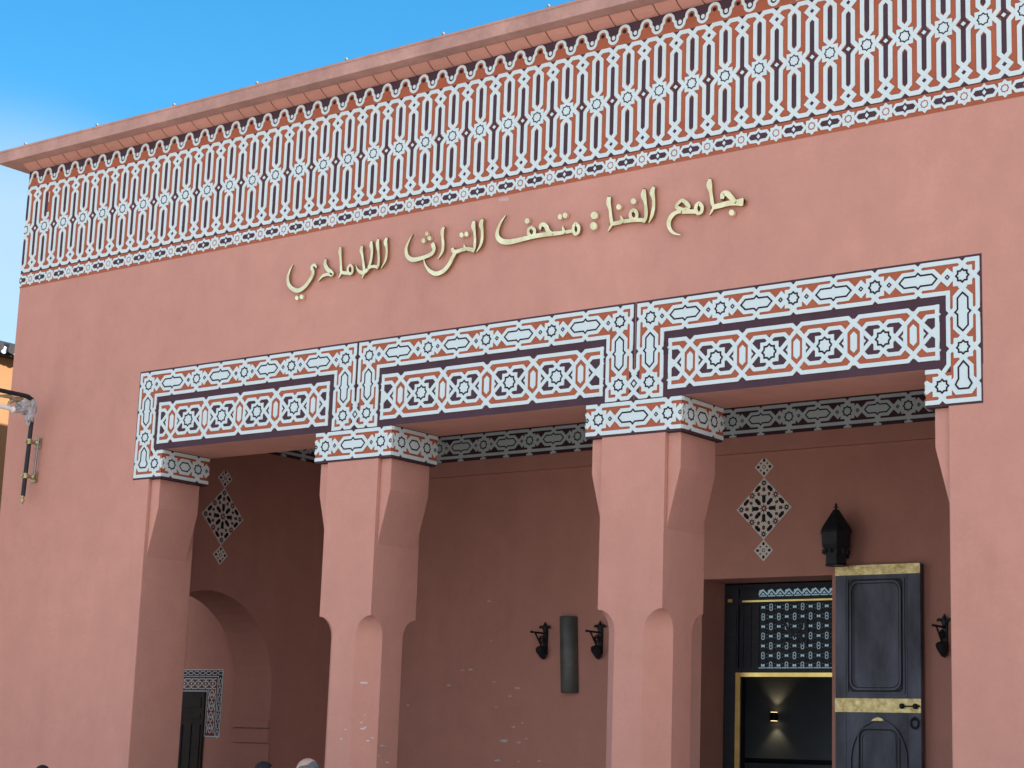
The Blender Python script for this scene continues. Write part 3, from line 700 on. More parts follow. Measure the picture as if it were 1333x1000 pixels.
for k in range(11):
    cx = -10.960 + k * .113
    P.rib([(cx, 3.637), (cx + .056, 3.694), (cx + .113, 3.637)], .016, 0, d=.003 + .0003 * (k % 2), sides=False); P.poly([(cx + .03, 3.637), (cx + .056, 3.662), (cx + .083, 3.637)], 0, .004)
    P.poly([(cx + .012, 3.690), (cx + .047, 3.694), (cx + .0, 3.655)], 0, .0026); P.rib([(cx + .008, 3.622), (cx + .105, 3.622)], .012, 0, d=.003, sides=False)
P.rib([(-10.96, 2.800), (-9.74, 2.800)], .010, 0, d=.004, sides=False)
P.build('lit_cutouts', ['pane'], lat)
em = Pat(facade(5.015), top=.004)
def from_px(x0, y0, s, Y, pts):   # crop coordinates of the photo -> metres on the plane y = Y (measured once, real positions)
    o = []
    for p in pts:
        a = (p[0] * s + x0 - 666.5) / 2445.99; b = -(p[1] * s + y0 - 500.0) / 2445.99
        v = [_r[i] * a + _u[i] * b + _d[i] for i in range(3)]; k = (14.0 + Y) / v[1]
        o.append((v[0] * k, 1.65 + v[2] * k) + tuple(p[2:]))
    return o
for st in ([(705, 540), (735, 605), (790, 665), (865, 690)], [(890, 525), (865, 610), (800, 650), (765, 690)], [(918, 500), (930, 620), (918, 770)], [(712, 690), (700, 770)], [(870, 650), (882, 760)], [(690, 500), (712, 545)]):
    em.rib(from_px(930, 740, .13, 5.015, st), .028, 0)
em.build('transom_emblem', ['wood_dark'], lat)
gt = MB(); gt.box(-11.235, -11.172, 4.985, 5.0035, .12, 2.744); gt.box(-11.171, -9.738, 4.986, 5.0035, 2.698, 2.744); gt.box(-11.16, -9.738, 4.988, 5.0035, 3.552, 3.572); gt.box(-11.345, -11.285, 4.980, 4.9895, 3.555, 3.592)
gt.build('brass_trim', 'brass_bright', scr)
# dark room behind
rm = MB(); rm.box(-13.6, -10.60, 7.2, 7.3, 0, 3.2); rm.box(-13.7, -13.6, 5.12, 7.2, 0, 3.2); rm.box(-13.7, -9.0, 5.12, 7.3, 3.2, 3.3); rm.box(-13.6, -11.41, 5.12, 5.2, 0, 3.2); rm.box(-9.73, -9.0, 5.12, 5.2, 0, 3.2)
rm.build('inner_room', 'grey_wall', B)
rk = MB(); rk.box(-13.58, -10.6, 7.185, 7.1995, 1.74, 1.80); rk.box(-10.599, -9.0, 6.4, 7.3, 0, 3.19); rk.box(-12.4, -11.7, 6.0, 6.6, 3.03, 3.19); rk.box(-11.5, -10.9, 6.0, 6.6, 3.06, 3.19); rk.build('room_trim', 'wood_dark', B)

# door leaf, folded back against the wall
dl = MB(); lx0, lx1, ly = -9.634, -8.640, 4.38
dl.box(lx0, lx1, ly, ly + .075, .13, 3.86)
leaf = dl.build('door_leaf', 'wood', B, bevel=.006)
P = Pat(facade(ly), top=.010)
def rrect(x0, x1, z0, z1, r_, n=4):
    o = []
    for cx, cz, a0 in ((x1 - r_, z1 - r_, 0), (x0 + r_, z1 - r_, 90), (x0 + r_, z0 + r_, 180), (x1 - r_, z0 + r_, 270)):
        for k in range(n + 1): a = R(a0 + 90 * k / n); o.append((cx + r_ * math.cos(a), cz + r_ * math.sin(a)))
    return o
P.rib(rrect(-9.460, -8.850, 2.520, 3.690, .05), .034, 1, True, d=.004, sides=False); P.rib(rrect(-9.430, -8.880, 2.550, 3.660, .085), .020, 1, True, d=.0046, sides=False); P.rib(rrect(-9.485, -8.825, 2.495, 3.715, .02), .018, 0, True, d=.014); P.rib(rrect(-9.445, -8.865, 2.535, 3.675, .09), .022, 0, True, d=.022); P.rib(rrect(-9.418, -8.892, 2.562, 3.648, .075), .012, 0, True, d=.012)  # flat dark ribs paint the shade of the recess around the panel
P.rib([(lx0 + .125, 2.45), (lx0 + .125, 3.755)], .008, 0, d=.006); P.rib([(lx1 - .155, 2.45), (lx1 - .155, 3.755)], .008, 0, d=.006); P.rib([(lx1 - .155, .2), (lx1 - .155, 2.28)], .008, 0, d=.006); P.rib([(lx0 + .125, .2), (lx0 + .125, 2.28)], .008, 0, d=.006)
ar = [(-9.124 + .325 * math.cos(a), 1.78 + .43 * math.sin(a)) for a in [math.pi * k / 20 for k in range(-3, 24)]]
P.rib([(-8.83, .3)] + ar + [(-9.42, .3)], .022, 0, d=.024)
P.rib(rrect(-9.345, -8.905, .52, 2.115, .09), .022, 1, True, d=.004, sides=False); P.rib(rrect(-9.36, -8.89, .5, 2.13, .10), .018, 0, True, d=.016); P.rib(rrect(-9.32, -8.93, .54, 2.09, .08), .010, 0, True, d=.010)  # the dark rib between these mouldings is painted recess shade too
P.build('panel_moulding', ['wood', 'wood_dark'], leaf)
bb = MB(); bb.box(lx0 - .002, lx1 + .002, ly - .008, ly - .0005, 3.752, 3.858); bb.build('brass_band', 'brass', leaf)
bb = MB(); bb.box(lx0 - .002, lx1 + .002, ly - .009, ly - .0005, 2.293, 2.438); bb.build('brass_band', 'brass', leaf)
bb = MB(); bb.prism([(-9.20, 2.205), (-9.05, 2.205), (-9.075, 2.228), (-9.124, 2.242), (-9.17, 2.228)], facade(ly), .001, .026); bb.build('brass_cusp', 'brass', leaf)
bo = MB(); bo.tube([(-8.85, ly - .03, 2.36), (-8.64, ly - .03, 2.36)], .007)
for xx in (-8.846, -8.695): bo.ball((xx, ly - .03, 2.36), .03, sq=(1, .8, 1)); bo.tube([(xx, ly - .01, 2.36), (xx, ly - .03, 2.36)], .012)
bo.build('door_bolt', 'iron', leaf)
kn = MB(); kn.tube([(-8.706 + .043 * math.cos(a), ly - .022, 2.186 + .052 * math.sin(a)) for a in [2 * math.pi * k / 20 for k in range(21)]], .011, caps=False); kn.ball((-8.706, ly - .015, 2.235), .02)
kn.build('door_knocker', 'iron', leaf)

# reflected sun glints painted as pale flecks on column and back wall, and one filled patch
def fleck(place, u, v, s_, parent, m_='fleck', name='sun_glint'):
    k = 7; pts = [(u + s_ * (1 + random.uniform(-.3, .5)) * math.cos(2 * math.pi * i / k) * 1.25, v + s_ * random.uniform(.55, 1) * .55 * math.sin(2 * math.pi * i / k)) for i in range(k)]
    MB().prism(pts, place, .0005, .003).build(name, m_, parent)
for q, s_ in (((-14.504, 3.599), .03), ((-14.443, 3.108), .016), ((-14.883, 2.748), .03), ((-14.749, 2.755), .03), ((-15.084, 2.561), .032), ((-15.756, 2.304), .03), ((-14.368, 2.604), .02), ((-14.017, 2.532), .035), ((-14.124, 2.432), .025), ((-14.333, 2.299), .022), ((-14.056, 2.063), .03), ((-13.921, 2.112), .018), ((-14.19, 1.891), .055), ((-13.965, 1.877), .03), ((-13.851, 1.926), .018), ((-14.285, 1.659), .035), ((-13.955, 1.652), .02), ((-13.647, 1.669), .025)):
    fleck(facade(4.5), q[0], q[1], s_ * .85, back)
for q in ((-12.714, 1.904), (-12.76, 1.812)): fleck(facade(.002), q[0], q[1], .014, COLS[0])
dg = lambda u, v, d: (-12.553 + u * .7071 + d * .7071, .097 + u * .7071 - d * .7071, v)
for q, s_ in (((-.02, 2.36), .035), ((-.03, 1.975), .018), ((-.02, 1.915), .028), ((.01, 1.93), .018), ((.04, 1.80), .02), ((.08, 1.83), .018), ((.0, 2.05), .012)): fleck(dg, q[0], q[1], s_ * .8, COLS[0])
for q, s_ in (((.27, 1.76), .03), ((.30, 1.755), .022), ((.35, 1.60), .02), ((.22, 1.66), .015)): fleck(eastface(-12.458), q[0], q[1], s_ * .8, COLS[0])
fleck(facade(), -10.973, 7.07, .055, wallo, 'patch', 'plaster_patch')

# ================================================================ gilt lettering
S = thing('wall_sign', 'raised gilt Arabic lettering mounted on the pink wall under the frieze', 'sign', (-11, -.02, 6.6))
def smooth(pts, n=5):
    o = []; L = len(pts)
    for i in range(L - 1):
        p0, p1, p2, p3 = pts[max(i - 1, 0)], pts[i], pts[i + 1], pts[min(i + 2, L - 1)]
        for k in range(n):
            t = k / n
            o.append(tuple(.5 * (2 * b + (c - a) * t + (2 * a - 5 * b + 4 * c - d) * t * t + (3 * b - a - 3 * c + d) * t ** 3) for a, b, c, d in zip(p0, p1, p2, p3)))
    return o + [tuple(pts[-1])]
class Letter(Pat):
    def __init__(s): super().__init__(facade(0.0)); s.lay = 0
    def stroke(s, crop, pts, closed=False):
        x0, y0, sc2 = crop
        if closed: pts = pts + [pts[0]]
        q = from_px(x0, y0, sc2, -.05, smooth(pts)); px = sc2 * .0081   # metres per crop pixel
        P = [Vector(a[:2]) for a in q]; ws = [max(.004, a[2] * px) for a in q]; s.lay += 1; d1 = .046 + .0006 * (s.lay % 12); d0 = .022
        n = len(P); L = []; Rr = []
        for i in range(n):
            a = P[max(i - 1, 0)]; b = P[min(i + 1, n - 1)]
            if closed and i in (0, n - 1): a, b = P[n - 2], P[1]
            t = (b - a).normalized(); nn = Vector((-t.y, t.x)); L.append(P[i] + nn * ws[i] / 2); Rr.append(P[i] - nn * ws[i] / 2)
        ring = L + Rr[::-1]
        if not closed:   # rounded ends
            def cap(c, t, w_): return [c + t * w_ / 2 * math.sin(math.pi * k / 6) + Vector((-t.y, t.x)) * w_ / 2 * math.cos(math.pi * k / 6) for k in range(1, 6)]
            te = (P[-1] - P[-2]).normalized(); ts = (P[0] - P[1]).normalized()
            e0 = cap(P[-1], te, ws[-1]) if ws[-1] > .02 else []; s0 = cap(P[0], ts, ws[0]) if ws[0] > .02 else []
            for c, lst in ((P[-1], e0), (P[0], s0)):
                if lst: s.add([(c.x, -d1, c.y)] + [(v.x, -d1, v.y) for v in [lst[0] + (lst[0] - lst[0])] + lst], [tuple(range(1, len(lst) + 2))], 0)
            if e0: ringe = [L[-1]] + e0 + [Rr[-1]]; s.flatpoly(ringe, d0, d1)
            if s0: rings = [Rr[0]] + s0 + [L[0]]; s.flatpoly(rings, d0, d1)
        vs = [(v.x, -d1, v.y) for v in L] + [(v.x, -d1, v.y) for v in Rr] + [(v.x, -d0, v.y) for v in L] + [(v.x, -d0, v.y) for v in Rr]
        s.add(vs, [(i, i + 1, n + i + 1, n + i) for i in range(n - 1)], 0)
        s.add(vs, [(i, i + 1, 2 * n + i + 1, 2 * n + i) for i in range(n - 1)] + [(n + i, n + i + 1, 3 * n + i + 1, 3 * n + i) for i in range(n - 1)], 1)
    def flatpoly(s, ring, d0, d1):
        n = len(ring); vs = [(v.x, -d1, v.y) for v in ring] + [(v.x, -d0, v.y) for v in ring]
        s.add(vs, [tuple(range(n))], 0); s.add(vs, [(i, i + 1, n + i + 1, n + i) for i in range(n - 1)], 1)
    def dot(s, crop, x, y, rx, ry=None):
        ry = ry or rx * 1.25; s.lay += 1
        q = from_px(*crop, -.05, [(x + rx * math.cos(2 * math.pi * k / 14), y + ry * math.sin(2 * math.pi * k / 14)) for k in range(14)])
        s.prism([(a[0], a[1]) for a in q], facade(), .022, .047 + .0006 * (s.lay % 12), 0)
    def done(s, label): s.build('word', ['gold', 'gold_side'], S, label)
cA, cB, cC, cD = (360, 290, .12), (510, 270, .12), (640, 230, .12), (760, 210, .165)
l = Letter()
l.stroke(cA, [(172, 455, 10), (140, 520, 22), (118, 600, 36), (132, 675, 44), (180, 722, 46), (240, 733, 50), (305, 690, 46), (355, 625, 44), (388, 565, 42), (392, 520, 38), (378, 495, 36), (385, 468, 32), (410, 458, 30), (428, 482, 22)])
l.dot(cA, 217, 815, 18, 24); l.dot(cA, 268, 805, 18, 26)
l.stroke(cA, [(530, 400, 30), (525, 450, 44), (548, 500, 46), (592, 540, 46), (600, 563, 40), (550, 560, 34), (495, 580, 30), (450, 635, 8)])
l.stroke(cA, [(692, 268, 26), (686, 312, 42), (692, 372, 30), (696, 450, 30), (698, 520, 34), (690, 565, 24), (670, 600, 8)])
l.stroke(cA, [(695, 537, 36), (745, 545, 36), (785, 548, 34)])
l.stroke(cA, [(800, 457, 28), (822, 485, 28), (822, 530, 30), (797, 556, 30), (774, 530, 28), (776, 485, 28)], True)
l.stroke(cA, [(926, 258, 32), (918, 300, 44), (930, 352, 28), (940, 430, 30), (950, 510, 34), (942, 560, 24), (928, 605, 8)])
l.stroke(cA, [(862, 460, 8), (880, 510, 24), (920, 540, 40), (962, 530, 40), (1000, 485, 34), (1025, 400, 32), (1035, 300, 34), (1026, 245, 44), (1030, 208, 30)])
l.stroke(cA, [(1102, 186, 30), (1096, 235, 46), (1105, 310, 30), (1110, 400, 28), (1102, 468, 32), (1086, 495, 22)])
l.stroke(cA, [(1092, 478, 34), (1042, 475, 32), (998, 492, 30)])
l.stroke(cA, [(1190, 168, 30), (1178, 212, 48), (1190, 270, 28), (1190, 340, 30), (1176, 412, 28), (1130, 495, 8)])
l.done('long last word of the gilt sign, leftmost on the wall')
l = Letter()
l.stroke(cB, [(222, 290, 8), (180, 370, 22), (152, 450, 36), (166, 530, 46), (220, 566, 48), (290, 558, 46), (370, 532, 42), (428, 502, 44), (455, 460, 40), (448, 420, 50), (436, 392, 40)])
l.dot(cB, 378, 285, 18, 24); l.dot(cB, 342, 360, 20, 26); l.dot(cB, 405, 333, 20, 26)
l.stroke(cB, [(562, 218, 28), (546, 260, 46), (550, 330, 32), (555, 400, 34), (545, 480, 32), (500, 560, 8)])
l.stroke(cB, [(345, 560, 10), (365, 630, 22), (412, 690, 38), (480, 720, 46), (558, 690, 48), (618, 620, 48), (660, 540, 44), (692, 488, 36)])
l.stroke(cB, [(655, 445, 32), (672, 478, 42), (712, 478, 40), (760, 460, 40), (820, 452, 40), (880, 462, 40)])
l.stroke(cB, [(783, 405, 10), (790, 435, 32), (798, 460, 40)])
l.stroke(cB, [(892, 155, 34), (884, 202, 54), (898, 270, 30), (903, 350, 30), (898, 430, 34), (880, 482, 26)])
l.stroke(cB, [(985, 135, 32), (968, 182, 54), (980, 250, 34), (980, 340, 34), (962, 412, 30), (920, 485, 8)])
l.dot(cB, 757, 300, 20, 27); l.dot(cB, 806, 289, 20, 27); l.done('third word of the gilt sign with a deep swash below it')
l = Letter()
l.stroke(cC, [(150, 418, 8), (100, 490, 24), (62, 580, 36), (60, 650, 50), (105, 698, 54), (180, 708, 54), (260, 695, 50), (340, 675, 48), (440, 650, 46), (540, 632, 46), (640, 620, 44), (720, 613, 40), (790, 603, 36), (870, 588, 34)])
l.stroke(cC, [(428, 548, 28), (462, 578, 34), (458, 622, 36), (428, 646, 34), (398, 618, 34), (396, 575, 32)], True)
l.dot(cC, 383, 481, 24, 30)
l.stroke(cC, [(526, 568, 22), (528, 532, 40), (562, 518, 42), (592, 545, 46), (612, 590, 48), (655, 622, 30)])
l.stroke(cC, [(770, 535, 8), (776, 575, 30), (786, 605, 38)]); l.dot(cC, 740, 436, 22, 30); l.dot(cC, 796, 422, 25, 31)
l.stroke(cC, [(912, 508, 32), (944, 545, 36), (940, 600, 36), (910, 624, 32), (886, 590, 34), (888, 540, 34)], True)
l.done('second word of the gilt sign, with one long flat tail')
l = Letter(); l.dot(cC, 1110, 420, 37, 40); l.dot(cC, 1103, 535, 37, 42); l.done('two stacked gilt dots of the colon')
l = Letter()
l.stroke(cD, [(196, 288, 32), (193, 330, 36), (205, 380, 24), (211, 440, 26), (217, 482, 26), (206, 520, 18), (188, 552, 6)])
l.stroke(cD, [(213, 495, 28), (290, 480, 30), (340, 470, 28), (400, 463, 28), (450, 463, 28), (482, 468, 24)])
l.stroke(cD, [(290, 430, 8), (298, 458, 26), (304, 480, 28)])
l.stroke(cD, [(390, 383, 24), (414, 402, 26), (416, 440, 26), (390, 458, 26), (368, 438, 26), (368, 402, 24)], True)
l.stroke(cD, [(474, 228, 28), (470, 265, 44), (485, 330, 24), (490, 400, 28), (486, 450, 26), (472, 480, 20)])
l.stroke(cD, [(550, 208, 26), (538, 246, 40), (550, 300, 24), (548, 370, 26), (535, 430, 26), (512, 485, 6)])
l.dot(cD, 275, 361, 19, 22); l.dot(cD, 391, 316, 20, 23); l.done('gilt word just right of the colon')
l = Letter()
l.stroke(cD, [(772, 305, 22), (806, 328, 30), (824, 362, 30), (790, 384, 30), (750, 372, 28), (728, 356, 24), (745, 328, 24)], True)
l.stroke(cD, [(790, 388, 30), (730, 402, 28), (690, 432, 34), (668, 480, 34), (676, 530, 26), (708, 566, 18), (762, 582, 6)])
l.stroke(cD, [(780, 398, 30), (850, 396, 30), (892, 398, 28)])
l.stroke(cD, [(905, 330, 26), (930, 355, 26), (928, 395, 26), (902, 412, 24), (882, 388, 26), (886, 350, 26)], True)
l.stroke(cD, [(993, 145, 24), (989, 186, 44), (1000, 240, 26), (1010, 310, 26), (1017, 360, 24), (1008, 395, 16), (990, 425, 6)])
l.stroke(cD, [(1018, 362, 34), (1080, 347, 36), (1140, 332, 36), (1200, 326, 40), (1245, 322, 54)])
l.stroke(cD, [(1092, 290, 30), (1098, 260, 40), (1128, 254, 38), (1154, 278, 38), (1190, 318, 30)]); l.dot(cD, 1166, 405, 21, 24)
l.done('first word of the gilt sign, rightmost on the wall')

# ================================================================ lamps and brackets on the walls
def sconce(x, label):
    t = thing('wall_bracket', label, 'wall bracket', (x, 4.5, 3.1), 'black iron brackets on the portico back wall')
    m_ = MB(); y = 4.5
    m_.box(x - .028, x + .028, y - .035, y, 2.93, 3.23)
    m_.tube([(x, y - .03, 3.2), (x, y - .035, 3.27), (x, y - .035, 3.325)], [.022, .03, .004], 8)
    for e in (1, -1): m_.tube([(x, y - .03, 3.215), (x + e * .035, y - .035, 3.262), (x + e * .068, y - .035, 3.266), (x + e * .085, y - .035, 3.25)], [.018, .018, .016, .006], 8)
    m_.build('back_plate', 'iron', t)
    a = MB(); a.tube([(x, y - .03, 3.185), (x, y - .31, 3.185)], .012, 8); a.tube([(x, y - .23, 3.18), (x, y - .05, 2.975)], .011, 8); a.ball((x, y - .31, 3.185), .016); a.build('arm', 'iron', t)
    s = MB(); sp = []
    for k in range(28): g = k * .42; rr = .055 * (1 - k / 34); sp.append((x, y - .09 - rr * math.cos(g), 3.10 + rr * math.sin(g)))
    s.tube(sp, .009, 6); s.tube([(x, y - .08 + -.02 * math.cos(k * .5), 3.0 + .03 * math.sin(k * .5)) for k in range(10)], .008, 6); s.build('scroll', 'iron', t)
    c = MB(); c.tube([(x, y - .13, 3.01), (x, y - .115, 2.985), (x, y - .05, 2.90), (x, y - .035, 2.875)], [.055, .06, .038, .012], 10); c.build('cup', 'iron', t)
sconce(-13.60, 'black iron bracket on the back wall, left of the grey half-round wall light')
sconce(-12.79, 'black iron bracket between the grey half-round wall light and the right column')
sconce(-8.41, 'black iron bracket right of the open door leaf')

t = thing('wall_light', 'dull grey green half-round tube light standing upright on the back wall', 'wall light', (-13.24, 4.5, 2.93))
m_ = MB(); prof = [(.118 * math.cos(a), .125 * math.sin(a)) for a in [math.pi * k / 14 for k in range(15)]]
vs = []
for z, k, lean in ((2.475, .92, 0), (2.49, 1, 0), (3.37, 1, 0), (3.385, .92, 0)): vs += [(-13.235 - .055 * (z - 2.93) + u * k, 4.495 - v * k, z) for u, v in prof]
m_.add(vs, [(i * 15 + k, i * 15 + k + 1, (i + 1) * 15 + k + 1, (i + 1) * 15 + k) for i in range(3) for k in range(14)], 0, True); m_.add(vs[:15], [tuple(range(15))]); m_.add(vs[-15:], [tuple(range(15))])
m_.build('shade', 'verdigris', t)
m_ = MB(); m_.box(-13.29, -13.18, 4.492, 4.499, 2.55, 3.30); m_.build('mount', 'iron', t)

t = thing('wall_lantern', 'black hexagonal wall lantern with pointed roof above the open door leaf', 'lantern', (-9.57, 4.5, 3.85))
cx, cy = -9.565, 4.26; m_ = MB()
m_.lathe((cx, cy, 0), [(.125, 3.845), (.132, 3.86), (.122, 3.865), (.122, 4.06)], 6, smooth=False); m_.build('body', 'iron', t)
m_ = MB(); m_.lathe((cx, cy, 0), [(.128, 4.00), (.150, 4.03), (.170, 4.07), (.178, 4.20), (.192, 4.205), (.188, 4.225), (.165, 4.27), (.035, 4.455), (.022, 4.46)], 6, smooth=False)
for k in range(12):
    g = math.pi * k / 6; m_.box(cx + .138 * math.cos(g) - .010, cx + .138 * math.cos(g) + .010, cy + .138 * math.sin(g) - .010, cy + .138 * math.sin(g) + .010, 3.975, 4.02)
rfm = m_.build('roof', 'iron', t)
m_ = MB(); m_.lathe((cx, cy, 0), [(.012, 4.455), (.012, 4.475), (.03, 4.485), (.012, 4.495), (.016, 4.51), (.004, 4.535)], 8); m_.build('finial', 'iron', rfm)
m_ = MB(); m_.box(cx - .03, cx + .03, cy + .115, 4.499, 3.95, 4.12); m_.build('mount', 'iron', t)

t = thing('indoor_wall_lamp', 'small up and down light glowing on the dark wall inside the entrance', 'wall lamp', (-11.94, 7.2, 2.32))
m_ = MB(); m_.lathe((-11.93, 7.12, 0), [(.05, 2.27), (.05, 2.37)], 14); m_.build('body', 'black_shoe' if 'black_shoe' in M else 'black', t)
for z, e in ((2.374, 1), (2.266, -1)):
    m_ = MB(); m_.lathe((-11.93, 7.12, 0), [(.042, z - .002), (.042, z + .002)], 14); m_.build('lens', 'lamp_glow', t)
    sp = bpy.data.lights.new('lamp_spot', 'SPOT'); sp.energy = 0.8; sp.color = (1, .72, .38); sp.spot_size = R(95); sp.spot_blend = .7; sp.shadow_soft_size = .02
    so = bpy.data.objects.new('lamp_spot', sp); sc.collection.objects.link(so); so.parent = t; so.location = (.01, -.08, z + e * .02 - 2.32); so.rotation_euler = (R(180) if e > 0 else 0, 0, 0)

# lamp arm at the left end of the facade
t = thing('lamp_arm', 'black lamp arm with brass clamps and plastic wrapped bend at the left of the facade', 'lamp arm', (-17.82, 0, 5.0))
yy = -.15
m_ = MB(); pth = [(-17.845, yy, 4.50), (-17.82, yy, 5.0), (-17.80, yy, 5.50), (-17.80, yy, 5.58), (-17.80, yy - .02, 5.635), (-17.80, yy - .075, 5.663), (-17.80, yy - .14, 5.668), (-17.80, -1.30, 5.668)]
m_.tube(pth, .026, 10); m_.build('rod', 'iron', t)
m_ = MB(); m_.tube([(-17.79, -.06, 4.72), (-17.76, -.06, 5.20)], .014, 8); m_.build('tie_bar', 'steel', t)
for z in (5.14, 4.735):
    m_ = MB(); xx = -17.845 + (z - 4.5) * .045; m_.tube([(xx, yy - .055, z), (xx, -.001, z)], .020, 8); m_.lathe((xx, yy, z - .03), [(.036, 0), (.040, .03), (.036, .06)], 10); m_.ball((xx + .03, -.06, z), .035); m_.box(xx - .045, xx + .045, -.03, -.001, z - .06, z + .06); m_.build('brass_clamp', 'brass_old', t)
m_ = MB(); m_.lathe((-17.85, yy, 0), [(.004, 4.385), (.014, 4.42), (.030, 4.445), (.012, 4.47), (.026, 4.485), (.022, 4.51)], 10); m_.build('finial', 'brass_old', t)
m_ = MB()
def crumple(c, r_, sq, rot=0.0):
    vs = []; sg, rg = 16, 12
    for i in range(rg + 1):
        th = math.pi * i / rg
        for q in range(sg):
            g = 2 * math.pi * q / sg; k = r_ * (1 + random.uniform(-.16, .16)); a, b, c_ = sq[0] * k * math.sin(th) * math.cos(g), sq[1] * k * math.sin(th) * math.sin(g), sq[2] * k * math.cos(th)
            vs.append((c[0] + a, c[1] + b * math.cos(rot) - c_ * math.sin(rot), c[2] + b * math.sin(rot) + c_ * math.cos(rot)))
    m_.add(vs, [(i * sg + q, (i + 1) * sg + q, (i + 1) * sg + (q + 1) % sg, i * sg + (q + 1) % sg) for i in range(rg) for q in range(sg)])
crumple((-17.80, yy - .03, 5.50), .075, (.75, .9, 2.1), -.15); crumple((-17.81, yy - .13, 5.545), .085, (.7, 1.3, 1.1), .3); crumple((-17.80, yy - .20, 5.50), .055, (.6, 1.5, .8), .5)
m_.build('plastic_wrap', 'plastic', t)
m_ = MB()
m_.tube([(-17.80, -.20, 5.61), (-17.80, -.34, 5.615), (-17.80, -.44, 5.59), (-17.80, -.50, 5.62), (-17.80, -.66, 5.60)], [.018, .026, .03, .026, .012], 8)
m_.tube([(-17.80, -.40, 5.605), (-17.80, -.49, 5.55), (-17.80, -.52, 5.50)], [.024, .02, .006], 8); m_.tube([(-17.80, -.30, 5.61), (-17.80, -.33, 5.53), (-17.80, -.37, 5.48), (-17.80, -.43, 5.46)], [.022, .022, .02, .012], 8); m_.tube([(-17.80, -.36, 5.62), (-17.80, -.37, 5.66)], .01, 6)
m_.build('acanthus_scroll', 'brass_old', t)
m_ = MB(); m_.tube([(-17.80, -.44, 5.475), (-17.80, -.80, 5.50)], .026, 10); m_.ball((-17.80, -.435, 5.475), .036); m_.build('white_rod', 'white_rod', t)
t2 = thing('street_lantern', 'dark hanging lantern under the lamp arm at the left end of the facade', 'lantern', (-17.80, -1.15, 4.6))
m_ = MB(); m_.lathe((-17.8, -1.15, 0), [(.10, 4.55), (.115, 4.56), (.17, 5.02), (.18, 5.03)], 6, smooth=False); m_.build('body', 'iron', t2)
m_ = MB(); m_.lathe((-17.8, -1.15, 0), [(.21, 5.03), (.22, 5.06), (.05, 5.28), (.02, 5.30)], 6, smooth=False); m_.build('roof', 'iron', t2)
m_ = MB(); m_.tube([(-17.8, -1.15, 5.29), (-17.8, -1.15, 5.66)], .010, 6); m_.build('hanger', 'iron', t2)

# ================================================================ neighbouring building
nb = thing('neighbour_building', 'ochre building with dark tiled eave beyond the left corner of the pink facade', 'building', (-26, 4, 0))
m_ = MB(); m_.box(-31, -22, -3, 18, 0, 7.10); m_.build('wall', 'ochre', nb)
m_ = MB(); m_.box(-31.1, -21.86, -3.1, 18.1, 7.102, 7.16); m_.build('eave', 'wood_dark', nb)
m_ = MB(); m2 = MB(); k = 0; y = -3.0
while y < 18:
    m_.tube([(-23.4, y, 7.62), (-21.78, y, 7.20)], .075, 10); m2.tube([(-23.4, y + .11, 7.58), (-21.82, y + .11, 7.165)], .055, 8); y += .22
m_.box(-31, -23.3, -3, 18, 7.162, 7.60); m_.build('roof_tiles', 'tile_dark', nb); m2.build('mortar_joints', 'white', nb)

